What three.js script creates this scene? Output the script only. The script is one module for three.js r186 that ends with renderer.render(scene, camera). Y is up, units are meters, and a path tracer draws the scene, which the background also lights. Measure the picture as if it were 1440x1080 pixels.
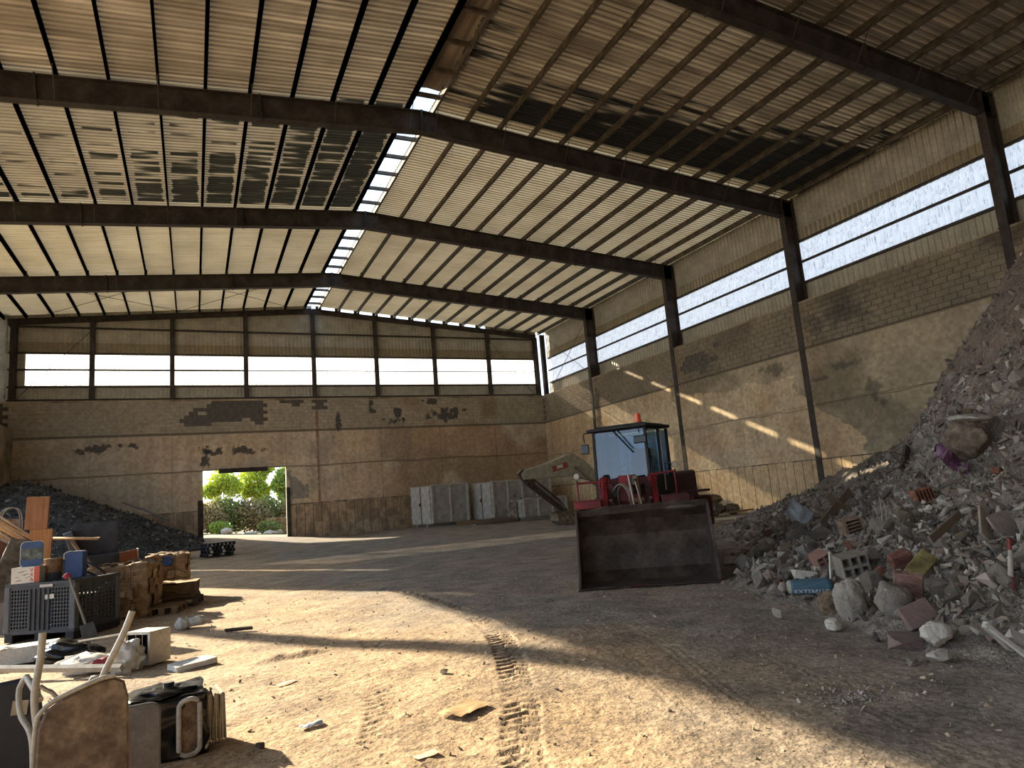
import * as THREE from 'three';
import { RoundedBoxGeometry } from 'three/addons/geometries/RoundedBoxGeometry.js';
import { ConvexGeometry } from 'three/addons/geometries/ConvexGeometry.js';
import { mergeGeometries, mergeVertices } from 'three/addons/utils/BufferGeometryUtils.js';

// ---------- camera, sky, sun, exposure
const scene = new THREE.Scene();
const camera = new THREE.PerspectiveCamera(2 * Math.atan(540 / 961.66) * 180 / Math.PI, 4 / 3, 0.1, 600);
camera.rotation.order = 'YXZ';
camera.position.set(-7.262, 1.6, 45.398);
camera.rotation.set(0.1637, -0.4428, -0.0812);
const renderer = new THREE.WebGLRenderer({ antialias: true });
renderer.toneMapping = THREE.LinearToneMapping;
renderer.toneMappingExposure = 1.95;
renderer.shadowMap.enabled = true;
const toSun = new THREE.Vector3(-1, 0.94, -1.85).normalize();
{ // clear afternoon sky: pale towards the horizon, deep blue overhead, a glow of haze round the sun
  const w = 512, h = 256, d = new Float32Array(w * h * 4);
  for (let j = 0; j < h; j++) for (let i = 0; i < w; i++) {
    const el = ((j + 0.5) / h - 0.5) * Math.PI, az = ((i + 0.5) / w - 0.5) * 2 * Math.PI, dir = new THREE.Vector3(Math.cos(el) * Math.cos(az), Math.sin(el), Math.cos(el) * Math.sin(az));
    const t = Math.pow(Math.max(0, Math.sin(el)), 0.17), c = dir.dot(toSun), g = 2.2 * Math.pow(Math.max(0, c), 14) + 0.22 * Math.pow(Math.max(0, c), 4), k = (j * w + i) * 4;
    const lo = [1.6, 1.52, 1.4], hi = [0.1, 0.26, 0.5], gl = [1.0, 0.93, 0.8];
    for (let q = 0; q < 3; q++) d[k + q] = lo[q] + (hi[q] - lo[q]) * t + gl[q] * g;
    d[k + 3] = 1;
  }
  const t = new THREE.DataTexture(d, w, h, THREE.RGBAFormat, THREE.FloatType); t.mapping = THREE.EquirectangularReflectionMapping; t.magFilter = THREE.LinearFilter; t.minFilter = THREE.LinearFilter; t.needsUpdate = true;
  scene.background = t; scene.backgroundIntensity = 1.6;
}
const sun = new THREE.DirectionalLight(new THREE.Color(1.0, 0.86, 0.64), 9.0);
sun.name = 'sun';
sun.position.copy(toSun).multiplyScalar(120).add(new THREE.Vector3(0, 0, 25));
sun.target.position.set(0, 0, 25);
sun.castShadow = true;
sun.shadow.mapSize.set(4096, 4096);
Object.assign(sun.shadow.camera, { left: -60, right: 60, top: 60, bottom: -60, near: 1, far: 300 });
scene.add(sun, sun.target);

// ---------- helpers
const V = (x, y, z) => new THREE.Vector3(x, y, z);
function rngOf(seed) {
  let a = seed >>> 0;
  return () => { a = (a + 0x6D2B79F5) | 0; let t = Math.imul(a ^ (a >>> 15), 1 | a); t = (t + Math.imul(t ^ (t >>> 7), 61 | t)) ^ t; return ((t ^ (t >>> 14)) >>> 0) / 4294967296; };
}
const clamp = (x, a = 0, b = 1) => Math.min(b, Math.max(a, x));
const ss = (a, b, x) => { const t = clamp((x - a) / (b - a)); return t * t * (3 - 2 * t); };
const mix = (a, b, t) => a + (b - a) * t;
const mix3 = (a, b, t) => [mix(a[0], b[0], t), mix(a[1], b[1], t), mix(a[2], b[2], t)];
const LAT = (() => { const r = rngOf(77), t = new Float32Array(65536); for (let i = 0; i < 65536; i++) t[i] = r(); return t; })();
function vnoise(x, y, px = 256, py = 256) {
  const xi = Math.floor(x), yi = Math.floor(y), fx = x - xi, fy = y - yi;
  const x0 = ((xi % px) + px) % px, x1 = (x0 + 1) % px, y0 = ((yi % py) + py) % py, y1 = (y0 + 1) % py;
  const u = fx * fx * (3 - 2 * fx), v = fy * fy * (3 - 2 * fy);
  const a = LAT[y0 * 256 + x0], b = LAT[y0 * 256 + x1], c = LAT[y1 * 256 + x0], d = LAT[y1 * 256 + x1];
  return a + (b - a) * u + (c - a + (a - b - c + d) * u) * v;
}
function fbm(x, y, oct = 4, px = 256, py = 256) {
  let s = 0, a = 0.5, n = 0;
  for (let i = 0; i < oct; i++) { s += a * vnoise(x, y, px, py); n += a; a *= 0.5; x = x * 2 + 37; y = y * 2 + 91; px = Math.min(256, px * 2); py = Math.min(256, py * 2); }
  return s / n;
}
const tfbm = (u, v, p, oct = 4, q = p) => fbm(u * p, v * q, oct, p, q);      // repeats over 0..1 (without the offsets between octaves wrapping visibly)
function noise3(x, y, z) { return (vnoise(x + 11.3, y + z * 1.7) + vnoise(y + 5.1, z - x * 1.3) + vnoise(z + 71.9, x + y * 1.1)) / 3; }
function mkTex(w, h, fn, srgb = true) {
  const d = new Uint8Array(w * h * 4);
  for (let j = 0; j < h; j++) for (let i = 0; i < w; i++) {
    const c = fn((i + 0.5) / w, (j + 0.5) / h), k = (j * w + i) * 4;
    if (typeof c === 'number') { d[k] = d[k + 1] = d[k + 2] = clamp(c, 0, 255); } else { d[k] = clamp(c[0], 0, 255); d[k + 1] = clamp(c[1], 0, 255); d[k + 2] = clamp(c[2], 0, 255); }
    d[k + 3] = 255;
  }
  const t = new THREE.DataTexture(d, w, h);
  t.wrapS = t.wrapT = THREE.RepeatWrapping; t.magFilter = THREE.LinearFilter; t.minFilter = THREE.LinearMipmapLinearFilter; t.generateMipmaps = true;
  if (srgb) t.colorSpace = THREE.SRGBColorSpace;
  t.needsUpdate = true;
  return t;
}
function rep(t, sx, sy = sx, ox = 0, oy = 0) { const c = t.clone(); c.repeat.set(1 / sx, 1 / sy); c.offset.set(ox, oy); c.needsUpdate = true; return c; }
function canvasTex(w, h, draw) {
  const c = document.createElement('canvas'); c.width = w; c.height = h;
  draw(c.getContext('2d'), w, h);
  const t = new THREE.CanvasTexture(c); t.colorSpace = THREE.SRGBColorSpace; return t;
}
// texture coordinates in metres from the face each triangle points to
function triUV(g) {
  const p = g.attributes.position, n = p.count, uv = new Float32Array(n * 2), a = V(), b = V(), c = V();
  for (let i = 0; i < n; i += 3) {
    a.fromBufferAttribute(p, i); b.fromBufferAttribute(p, i + 1); c.fromBufferAttribute(p, i + 2);
    b.sub(a); c.sub(a); b.cross(c);
    const ax = Math.abs(b.x), ay = Math.abs(b.y), az = Math.abs(b.z);
    for (let k = 0; k < 3; k++) {
      const x = p.getX(i + k), y = p.getY(i + k), z = p.getZ(i + k);
      if (ay >= ax && ay >= az) { uv[(i + k) * 2] = x; uv[(i + k) * 2 + 1] = z; }
      else if (ax >= az) { uv[(i + k) * 2] = z; uv[(i + k) * 2 + 1] = y; }
      else { uv[(i + k) * 2] = x; uv[(i + k) * 2 + 1] = y; }
    }
  }
  g.setAttribute('uv', new THREE.BufferAttribute(uv, 2));
  return g;
}
function prep(g) {
  let q = g.index ? g.toNonIndexed() : g;
  for (const k of Object.keys(q.attributes)) if (k !== 'position' && k !== 'normal') q.deleteAttribute(k);
  if (!q.attributes.normal) q.computeVertexNormals();
  q.morphAttributes = {};
  return q;
}
function join(geoms) { const l = (Array.isArray(geoms) ? geoms : [geoms]).flat(9).map(prep); return triUV(l.length > 1 ? mergeGeometries(l) : l[0]); }
const used = {};
function numbered(n) { if (!(n in used)) { used[n] = 0; return n; } used[n]++; return n + '_' + String(used[n]).padStart(3, '0'); }
function shade(o) { o.castShadow = o.receiveShadow = true; return o; }
function mesh(name, geoms, m, parent, label) {
  const o = shade(new THREE.Mesh(geoms.isBufferGeometry && geoms.userData.ready ? geoms : join(geoms), m));
  o.name = parent ? name : numbered(name);
  if (label) o.userData.label = label;
  (parent || scene).add(o);
  return o;
}
const ready = (g) => { const r = join(g); r.userData.ready = true; return r; };
function tag(o, label, category, group) { o.userData.label = label; o.userData.category = category; if (group) o.userData.group = group; return o; }
function thing(name, label, category, x, y, z, ry = 0, group) {
  const o = new THREE.Group(); o.name = numbered(name); o.position.set(x, y, z); o.rotation.y = ry; scene.add(o);
  return tag(o, label, category, group);
}
function struct(name) { const o = new THREE.Group(); o.name = name; o.userData.kind = 'structure'; scene.add(o); return o; }
const M4 = new THREE.Matrix4(), E4 = new THREE.Euler(), Q4 = new THREE.Quaternion();
function put(g, x = 0, y = 0, z = 0, rx = 0, ry = 0, rz = 0, s = 1) {
  M4.compose(V(x, y, z), Q4.setFromEuler(E4.set(rx, ry, rz)), typeof s === 'number' ? V(s, s, s) : V(...s)); return g.applyMatrix4(M4);
}
function bx(w, h, d, x = 0, y = 0, z = 0, rx = 0, ry = 0, rz = 0, bev = 0) {
  const g = bev ? new RoundedBoxGeometry(w, h, d, 2, Math.min(bev, w * 0.49, h * 0.49, d * 0.49)) : new THREE.BoxGeometry(w, h, d); return put(g, x, y, z, rx, ry, rz);
}
const bx6 = (x0, x1, y0, y1, z0, z1) => bx(x1 - x0, y1 - y0, z1 - z0, (x0 + x1) / 2, (y0 + y1) / 2, (z0 + z1) / 2);
function along(g, a, b) {     // a geometry made along +y from the origin, set between a and b
  const d = V(b[0] - a[0], b[1] - a[1], b[2] - a[2]).normalize();
  M4.compose(V(...a), Q4.setFromUnitVectors(V(0, 1, 0), d), V(1, 1, 1)); return g.applyMatrix4(M4);
}
const dist = (a, b) => Math.hypot(b[0] - a[0], b[1] - a[1], b[2] - a[2]);
function cy(a, b, r0, r1 = r0, seg = 12) { const L = dist(a, b), g = new THREE.CylinderGeometry(r1, r0, L, seg); g.translate(0, L / 2, 0); return along(g, a, b); }
function beam(a, b, w, d, turn = 0, bev = 0) {   // rectangular bar
  const L = dist(a, b), g = bev ? new RoundedBoxGeometry(w, L, d, 1, bev) : new THREE.BoxGeometry(w, L, d); g.translate(0, L / 2, 0); if (turn) g.rotateY(turn); return along(g, a, b);
}
function tb(pts, r, seg = 24, rs = 7, closed = false) { return new THREE.TubeGeometry(new THREE.CatmullRomCurve3(pts.map((p) => V(...p)), closed, 'catmullrom', 0.5), seg, r, rs, closed); }
function poly(pts, depth, bev = 0, holes = []) {   // outline in x,y pushed along z, centred on z = 0
  const s = new THREE.Shape(pts.map((p) => new THREE.Vector2(p[0], p[1])));
  for (const h of holes) s.holes.push(new THREE.Path(h.map((p) => new THREE.Vector2(p[0], p[1]))));
  const g = new THREE.ExtrudeGeometry(s, { depth: depth - 2 * bev, bevelEnabled: bev > 0, bevelSize: bev, bevelThickness: bev, bevelOffset: -bev, bevelSegments: 1, curveSegments: 8 });
  g.translate(0, 0, -depth / 2 + bev); return g;
}
function rrect(w, h, r, n = 5) {
  const o = []; for (const [cx, cy2, a0] of [[w / 2 - r, h / 2 - r, 0], [-w / 2 + r, h / 2 - r, 1], [-w / 2 + r, -h / 2 + r, 2], [w / 2 - r, -h / 2 + r, 3]])
    for (let i = 0; i <= n; i++) { const a = (a0 + i / n) * Math.PI / 2; o.push([cx + r * Math.cos(a), cy2 + r * Math.sin(a)]); }
  return o;
}
function ibeam(depth, width, tf, tw, L) {         // I section, depth along x, width along z, length along +y
  const a = depth / 2, b = width / 2;
  const g = poly([[-a, -b], [-a + tf, -b], [-a + tf, -tw / 2], [a - tf, -tw / 2], [a - tf, -b], [a, -b], [a, b], [a - tf, b], [a - tf, tw / 2], [-a + tf, tw / 2], [-a + tf, b], [-a, b]], L);
  g.translate(0, 0, L / 2); g.rotateX(-Math.PI / 2); return g;
}
function lump(rx, ry, rz, det, amp, freq, seed, flatY = null) {
  let g = new THREE.IcosahedronGeometry(1, det); g.deleteAttribute('uv'); g.deleteAttribute('normal'); g = mergeVertices(g, 1e-4);
  const p = g.attributes.position;
  for (let i = 0; i < p.count; i++) {
    const x = p.getX(i), y = p.getY(i), z = p.getZ(i), n = noise3(x * freq + seed, y * freq + seed * 2, z * freq - seed) + 0.5 * noise3(x * freq * 2.3 - seed, y * freq * 2.3, z * freq * 2.3) - 0.75;
    const k = 1 + amp * n * 2; let yy = y * k * ry; if (flatY !== null) yy = Math.max(yy, flatY);
    p.setXYZ(i, x * k * rx, yy, z * k * rz);
  }
  g.computeVertexNormals(); return g;
}
function crumple(w, h, d, n, amp, freq, seed) {   // a box whose faces are dented
  let g = new THREE.BoxGeometry(w, h, d, n, n, n); g.deleteAttribute('uv'); g.deleteAttribute('normal'); g = mergeVertices(g, 1e-4);
  const p = g.attributes.position;
  for (let i = 0; i < p.count; i++) {
    const x = p.getX(i), y = p.getY(i), z = p.getZ(i);
    p.setXYZ(i, x + amp * (noise3(x * freq + seed, y * freq * 2, z * freq) - 0.5) * 2, y <= -h / 2 + 1e-6 ? y : y + amp * (noise3(x * freq + 9, y * freq + seed, z * freq) - 0.5) * 2, z + amp * (noise3(x * freq, y * freq * 2 + 3, z * freq + seed) - 0.5) * 2);
  }
  g.computeVertexNormals(); return g;
}
// ---------- shared textures
const tMott = mkTex(512, 512, (u, v) => 175 + 80 * clamp(0.5 + 1.3 * (0.6 * tfbm(u, v, 6, 5) + 0.4 * tfbm(u + 0.3, v, 40, 3) - 0.5)));
const tGrime = mkTex(512, 512, (u, v) => { const k = clamp(0.5 + 2.2 * (tfbm(u, v, 5, 6) - 0.5)), s = clamp(1.6 * (tfbm(u + 0.1, v, 24, 3) - 0.35)); return mix3([138, 124, 108], [255, 252, 246], clamp(k * 0.8 + s * 0.4)); });
const bRough = mkTex(512, 512, (u, v) => 255 * (0.6 * tfbm(u, v, 12, 5) + 0.4 * tfbm(u, v + 0.4, 64, 2)), false);
const tWood = mkTex(256, 512, (u, v) => { const n = fbm(u * 40, v * 3, 4, 40, 3), m = tfbm(u, v, 4, 3); return mix3([188, 174, 158], [255, 250, 242], clamp(n * 0.8 + m * 0.5 - 0.15)); });
const tCard = mkTex(512, 512, (u, v) => { const n = fbm(u * 6, v * 50, 4, 6, 50), m = tfbm(u, v, 8, 5); return mix3([160, 146, 128], [255, 248, 236], clamp(n * 0.55 + m * 0.75 - 0.2)); });
function mat(hex, o = {}) {
  const { rough = 0.85, metal = 0, map = tMott, s = 1.5, bump = 0, bs = 0.6, phys, ...rest } = o;
  const P = { color: hex, roughness: rough, metalness: metal, side: THREE.DoubleSide, ...rest };
  if (map) P.map = rep(map, s);
  if (bump) { P.bumpMap = rep(bRough, bs); P.bumpScale = bump; }
  return phys ? new THREE.MeshPhysicalMaterial({ ...P, ...phys }) : new THREE.MeshStandardMaterial(P);
}
// ---------- the lie of the ground
const FR = [7, 15.7, 24.4, 33.1, 41.8, 50.5], ZR = 59.2, W = 16.75;
const SL = 1.35 / 16.75;                                   // slope of the roof
const rafterTop = (x) => 15.15 - SL * Math.abs(x), sheetY = (x) => rafterTop(x) + 0.26;
function ground(x, z) {
  let y = 0.68 * ss(16, 0, z) * ss(3, -7.5, x);
  y += 0.18 * ss(11, 3, z) * ss(1.5, 5, x);
  y += 0.05 * (fbm(x * 0.25 + 50, z * 0.25 + 50, 3) - 0.5) * ss(44, 30, z);
  if (x < -17.5 || z < -0.5) y += 0.25 * (fbm(x * 0.12 + 9, z * 0.12 + 70, 3) - 0.5) * ss(0, 6, Math.max(-17.5 - x, -0.5 - z));
  return y;
}
const tracks = [
  { p: [[-5.65, 43.4], [-5.44, 41.32], [-5.01, 40.36], [-4.43, 38.82], [-3.9, 36.8], [-3.6, 33.5], [-4.4, 28]], w: 0.3, d: 0.03, lugs: 1 },
  { p: [[-6.6, 43], [-6.3, 41], [-5.9, 39.6], [-5.5, 37.8], [-5.2, 35], [-5.9, 29]], w: 0.26, d: 0.012, lugs: 1 },
  { p: [[-4.35, 43.2], [-4.12, 42.32], [-3.48, 40.7], [-2.96, 39.3], [-2.5, 37.5], [-2.6, 34], [-4, 27]], w: 0.3, d: 0.011 },
  { p: [[-4.75, 43.2], [-4.5, 42.2], [-3.95, 40.7], [-3.45, 39.2], [-3.05, 37.5], [-3.1, 34], [-4.6, 27]], w: 0.22, d: 0.009 },
  { p: [[-3.5, 43.3], [-3.2, 42], [-2.6, 40.5], [-2.1, 39], [-1.9, 37.8]], w: 0.26, d: 0.009 },
];
for (const t of tracks) {
  const c = new THREE.CatmullRomCurve3(t.p.map(([x, z]) => V(x, 0, z)));
  const n = 160, q = c.getSpacedPoints(n); t.len = c.getLength(); t.q = q; t.n = n;
}
function trackDepth(x, z) {
  let d = 0;
  for (const t of tracks) {
    let best = 9, bi = 0;
    for (let i = 0; i < t.n; i += 4) { const k = (t.q[i].x - x) ** 2 + (t.q[i].z - z) ** 2; if (k < best) { best = k; bi = i; } }
    if (best > 0.6) continue;
    let bb = 9; for (let i = Math.max(0, bi - 4); i < Math.min(t.n, bi + 4); i++) {
      const a = t.q[i], b = t.q[i + 1], dx = b.x - a.x, dz = b.z - a.z, L2 = dx * dx + dz * dz, s = clamp(((x - a.x) * dx + (z - a.z) * dz) / L2), px = a.x + dx * s - x, pz = a.z + dz * s - z, k = px * px + pz * pz;
      if (k < bb) { bb = k; t.s = (i + s) / t.n * t.len; t.side = Math.sign(dx * pz - dz * px); }
    }
    const e = Math.sqrt(bb) / (t.w / 2); if (e > 1.4) continue;
    const lug = t.lugs ? ss(0.15, 0.6, Math.sin(2 * Math.PI * (t.s / 0.125 + 0.4 * e + (t.side > 0 ? 0.5 : 0)))) : ss(0, 0.7, Math.cos(e * Math.PI * 4)) * (0.6 + 0.4 * Math.sin(2 * Math.PI * t.s / 0.09));
    const fade = 0.35 + 0.65 * ss(0.35, 0.65, fbm(x * 1.3, z * 1.3, 2));
    d += e < 1 ? -t.d * (0.1 + 0.9 * lug) * ss(1, 0.8, e) * fade : t.d * 0.12 * ss(1.4, 1.05, e) * fade;
  }
  return d;
}
function floorY(x, z) {
  let y = ground(x, z);
  y += 0.03 * (fbm(x * 0.9, z * 0.9, 3) - 0.5) + 0.1 * Math.exp(-(((x + 4.2) / 2) ** 2) - ((z - 38.2) / 2.2) ** 2);
  if (z > 27) y += (0.016 * (fbm(x * 6, z * 6, 3) - 0.5) + 0.008 * Math.pow(vnoise(x * 11, z * 11), 5) + 0.009 * Math.pow(vnoise(x * 24 + 7, z * 24), 7)) * ss(27, 33, z);
  if (x > -9.5 && x < 0 && z > 30) y += trackDepth(x, z);
  // small turned-up ridge of earth
  const r = Math.hypot((x + 6.25) * 1.0 - (z - 36.9) * 0.3, (z - 36.9) * 3.2); y += 0.045 * ss(0.55, 0.1, r) * (0.6 + 0.8 * vnoise(x * 9, z * 9));
  return y;
}
function lines(stops) { const o = [stops[0][0]]; for (let i = 0; i + 1 < stops.length; i++) { const [a, , ] = stops[i], st = stops[i][1], b = stops[i + 1][0], n = Math.max(1, Math.round((b - a) / st)); for (let k = 1; k <= n; k++) o.push(a + (b - a) * k / n); } return o; }
function gridMesh(xs, zs, fy, keep) {
  const nx = xs.length, nz = zs.length, pos = new Float32Array(nx * nz * 3), uv = new Float32Array(nx * nz * 2), idx = [];
  for (let j = 0; j < nz; j++) for (let i = 0; i < nx; i++) { const k = j * nx + i; pos[k * 3] = xs[i]; pos[k * 3 + 1] = fy(xs[i], zs[j]); pos[k * 3 + 2] = zs[j]; uv[k * 2] = xs[i]; uv[k * 2 + 1] = zs[j]; }
  for (let j = 0; j + 1 < nz; j++) for (let i = 0; i + 1 < nx; i++) {
    if (keep && !keep((xs[i] + xs[i + 1]) / 2, (zs[j] + zs[j + 1]) / 2)) continue;
    const a = j * nx + i, b = a + 1, c = a + nx, d = c + 1; idx.push(a, c, b, b, c, d);
  }
  const g = new THREE.BufferGeometry(); g.setAttribute('position', new THREE.BufferAttribute(pos, 3)); g.setAttribute('uv', new THREE.BufferAttribute(uv, 2)); g.setIndex(idx); g.computeVertexNormals(); return g;
}
function vcol(g, fn) { const p = g.attributes.position, c = new Float32Array(p.count * 3); for (let i = 0; i < p.count; i++) { const q = fn(p.getX(i), p.getY(i), p.getZ(i)); c[i * 3] = q[0]; c[i * 3 + 1] = q[1]; c[i * 3 + 2] = q[2]; } g.setAttribute('color', new THREE.BufferAttribute(c, 3)); return g; }
const tSoil = mkTex(1024, 1024, (u, v) => { const a = tfbm(u, v, 8, 5), b = tfbm(u + 0.2, v, 90, 3), s = vnoise(u * 200, v * 200, 200, 200); let k = 205 + 110 * (a - 0.5) + 120 * (b - 0.5); if (s > 0.86) k += 34; if (s < 0.1) k -= 60; return [k, k * 0.985, k * 0.96]; });
const bSoil = mkTex(1024, 1024, (u, v) => 255 * clamp(0.55 * tfbm(u, v, 40, 4) + 0.5 * Math.pow(tfbm(u, v + 0.3, 110, 2), 2)), false);
function soilTone(x, y, z) {                              // trodden sand, greyer with stone dust towards the rubble
  const n = fbm(x * 0.35 + 3, z * 0.35, 4) - 0.5, f = fbm(x * 1.7, z * 1.7 + 8, 3) - 0.5;
  const k = clamp(0.02 + ss(-5.8, -2.4, x + 2.2 * n) * 0.95 + 1.0 * n + 0.5 * f);
  return mix3([0.5, 0.352, 0.205], [0.3, 0.266, 0.225], k);
}
const mSoil = new THREE.MeshStandardMaterial({ vertexColors: true, map: rep(tSoil, 3.1), bumpMap: rep(bSoil, 1.9), bumpScale: 0.01, roughness: 0.96, side: THREE.DoubleSide });
{
  const g = vcol(gridMesh(lines([[-17.6, 0.2], [-9.6, 0.05], [-7.2, 0.025], [-2.2, 0.06], [0.2, 0.16], [17.2, 1]]), lines([[-0.45, 0.2], [27, 0.09], [33.5, 0.05], [37.5, 0.025], [43.6, 0.25], [59.6, 1]]), floorY), soilTone);
  const f = shade(new THREE.Mesh(g, mSoil)); f.name = 'floor'; f.userData.kind = 'structure'; f.userData.label = 'trodden sandy earth floor with tyre tracks'; scene.add(f);
  const xs = lines([[-170, 6], [-50, 1.5], [-17.6, 5.8], [17.2, 3], [70, 20], [170, 1]]), zs = lines([[-130, 4], [-30, 1.2], [-0.45, 3], [59.6, 10], [130, 1]]);
  const o = vcol(gridMesh(xs, zs, (x, z) => ground(x, z) - 0.005, (x, z) => !(x > -17.6 && x < 17.2 && z > -0.45 && z < 59.6)), (x, y, z) => mix3([0.46, 0.35, 0.22], [0.33, 0.3, 0.17], clamp(fbm(x * 0.2, z * 0.2, 3) * 1.6 - 0.4)));
  const m = shade(new THREE.Mesh(o, mSoil)); m.name = 'ground'; m.userData.kind = 'structure'; m.userData.label = 'dry sandy yard outside the hall'; scene.add(m);
}

// ---------- materials of the shell
const bConc = rep(bRough, 1.7);
const tBack = mkTex(1536, 448, (u, v) => {
  const x = u * 34 - 17, y = v * 9.4;
  const n = fbm(x * 0.9, y * 0.9, 5), dr = fbm(x * 5, y * 0.35 + 40, 3), fine = fbm(x * 7, y * 7, 3), blot = fbm(x * 0.33 + 60, y * 0.45 + 7, 4);
  let c = mix3([156, 140, 118], [198, 180, 152], clamp(n * 1.1 + (dr - 0.5) * 0.6));
  if (y > 6.92) { c = mix3([142, 131, 112], [172, 158, 134], n); const l = Math.abs(((y / 0.23) % 1) - 0.5); c = mix3(c, [112, 102, 86], 0.35 * ss(0.4, 0.5, l)); }
  const st = ss(0.4, 0.62, blot + 0.16 * ss(3.6, 8, x) - 0.1 * ss(13, 16, x) + (y > 6.9 ? -0.2 : 0) - 0.12 * ss(5.2, 7, y)) * ss(2.8, 6, x);
  c = mix3(c, [122, 94, 66], 0.5 * st);
  c = mix3(c, [200, 160, 118], 0.3 * ss(0.42, 0.7, fbm(x * 0.4 + 31, y * 0.5, 3)) * (y < 6.9 ? 1 : 0.3));
  const grey = ss(-6, -14, x); c = mix3(c, [138, 130, 118], 0.45 * grey);
  if (Math.abs(y - 6.92) < 0.05 + 0.06 * fine) c = mix3(c, [92, 80, 66], 0.6);
  if (Math.abs(y - 4.65 - 0.2 * (fbm(x * 0.8, 3, 3) - 0.5)) < 0.04 * fine * 2) c = mix3(c, [95, 76, 58], 0.55);
  if (Math.abs(x - 0.05 - 0.1 * (fine - 0.5)) < 0.09 && y < 8.6 && y > 2.2) c = mix3(c, [120, 82, 54], 0.6 * n * 1.6);
  // scorched and broken-out marks
  for (const [mx, my, rx, ry] of [[9.0, 7.75, 1.1, 0.5], [5.4, 7.9, 0.35, 0.75], [5.2, 7.4, 0.7, 0.28], [-6.6, 5.45, 0.28, 0.75], [-5.9, 5.75, 0.65, 0.22], [-4.4, 5.8, 0.9, 0.3], [1.4, 7.6, 0.22, 0.6], [8.0, 8.7, 0.6, 0.25], [-12.3, 6.2, 0.9, 0.25], [-10.6, 6.35, 0.5, 0.18], [3.6, 8.3, 0.3, 0.4]]) {
    if (Math.abs(x - mx) > rx * 1.8 || Math.abs(y - my) > ry * 1.8) continue; const e = Math.hypot((x - mx) / rx, (y - my) / ry) + 2.8 * (fbm(x * 3.6, y * 3.6, 5) - 0.5); if (e < 1) c = mix3(c, [52, 50, 48], ss(1, 0.55, e) * 0.75);
  }
  if (y < 2.3) { c = mix3(c, [150, 122, 90], 0.4); c = mix3(c, [88, 74, 60], ss(0.42, 0.62, fbm(x * 2.4, y * 1.6 + 4, 4)) * 0.4); }
  if (x > -1.95 && x < -0.6 && y > 2.6 && y < 4.4 && fbm(x * 2 + 9, y * 1.2, 3) > 0.5) c = mix3(c, [108, 104, 98], 0.6);
  const f = 0.86 + 0.28 * fine; return [c[0] * f, c[1] * f, c[2] * f];
});
const zb = (y) => mix(26.8, 23.2, ss(2.4, 6.2, y)) + 1.2 * (fbm(y * 1.7, 5, 4) - 0.5);
const tRight = mkTex(2048, 400, (u, v) => {
  const z = u * 60 - 0.4, y = v * 9.4;
  const n = fbm(z * 0.8 + 90, y * 0.8, 5), dr = fbm(z * 5 + 20, y * 0.3, 3), fine = fbm(z * 8, y * 8 + 3, 3), blot = fbm(z * 0.3 + 12, y * 0.4 + 90, 4);
  let c = mix3([164, 146, 118], [210, 190, 156], clamp(n * 1.15 + (dr - 0.5) * 0.7));
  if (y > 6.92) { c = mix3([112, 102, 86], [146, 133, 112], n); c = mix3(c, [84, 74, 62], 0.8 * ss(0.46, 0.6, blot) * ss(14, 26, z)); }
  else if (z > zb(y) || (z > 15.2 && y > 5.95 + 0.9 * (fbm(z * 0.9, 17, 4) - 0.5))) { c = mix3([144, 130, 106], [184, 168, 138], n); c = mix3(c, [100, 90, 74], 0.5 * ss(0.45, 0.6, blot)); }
  else c = mix3(c, [164, 128, 86], 0.4 * ss(0.4, 0.68, blot));
  for (const f of [7, 15.7, 24.4, 33.1]) { const k = Math.abs(z - f - 0.5) ; c = mix3(c, [116, 84, 56], 0.35 * ss(0.9, 0.1, k) * dr); }
  if (Math.abs(y - 6.92) < 0.04 + 0.05 * fine) c = mix3(c, [92, 80, 66], 0.6);
  if (Math.abs(y - 4.4 - 0.25 * (fbm(z * 0.6, 8, 3) - 0.5)) < 0.05 * fine) c = mix3(c, [100, 84, 66], 0.5);
  for (const [mz, my, rz, ry] of [[22.6, 6.35, 1.0, 0.3], [25.1, 5.45, 0.7, 0.12], [26.2, 7.9, 1.8, 0.6], [7.6, 7.2, 0.35, 2.0], [26.4, 5.8, 0.8, 0.2], [27.5, 4.2, 0.4, 0.7]]) {
    if (Math.abs(z - mz) > rz * 1.8 || Math.abs(y - my) > ry * 1.8) continue; const e = Math.hypot((z - mz) / rz, (y - my) / ry) + 2.4 * (fbm(z * 3.2, y * 3.2 + 8, 5) - 0.5); if (e < 1) c = mix3(c, [58, 54, 50], ss(1, 0.3, e) * 0.45);
  }
  if (y < 2.1 && z < 30) c = mix3(c, [206, 172, 124], 0.4);
  const f = 0.84 + 0.32 * fine; return [c[0] * f, c[1] * f, c[2] * f];
});
const mBack = new THREE.MeshStandardMaterial({ map: rep(tBack, 34, 9.4, 0.5), bumpMap: bConc, bumpScale: 0.012, roughness: 0.95, side: THREE.DoubleSide });
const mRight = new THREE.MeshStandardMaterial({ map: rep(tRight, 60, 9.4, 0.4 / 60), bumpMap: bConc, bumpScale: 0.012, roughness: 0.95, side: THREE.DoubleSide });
const mConcrete = mat(0xb0a088, { map: tGrime, s: 6, bump: 0.012, bs: 1.7 });
const mBlockDark = mat(0x6c655b, { s: 1, bump: 0.01 });
const mJoint = mat(0x66594b, { s: 1 });
const mSteel = mat(0x4a423c, { rough: 0.75, s: 2.2, map: tGrime, bump: 0.002 });
const mPurlin = mat(0x6b6154, { rough: 0.8, s: 1.6, map: tGrime });
const mPurlinFar = mat(0x57544c, { rough: 0.8, s: 1.6, map: tMott });
const mClad = mat(0xc4bba6, { rough: 0.6, s: 3, map: tMott });
const mCladDark = mat(0xa79877, { rough: 0.6, s: 3, map: tMott });
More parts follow.
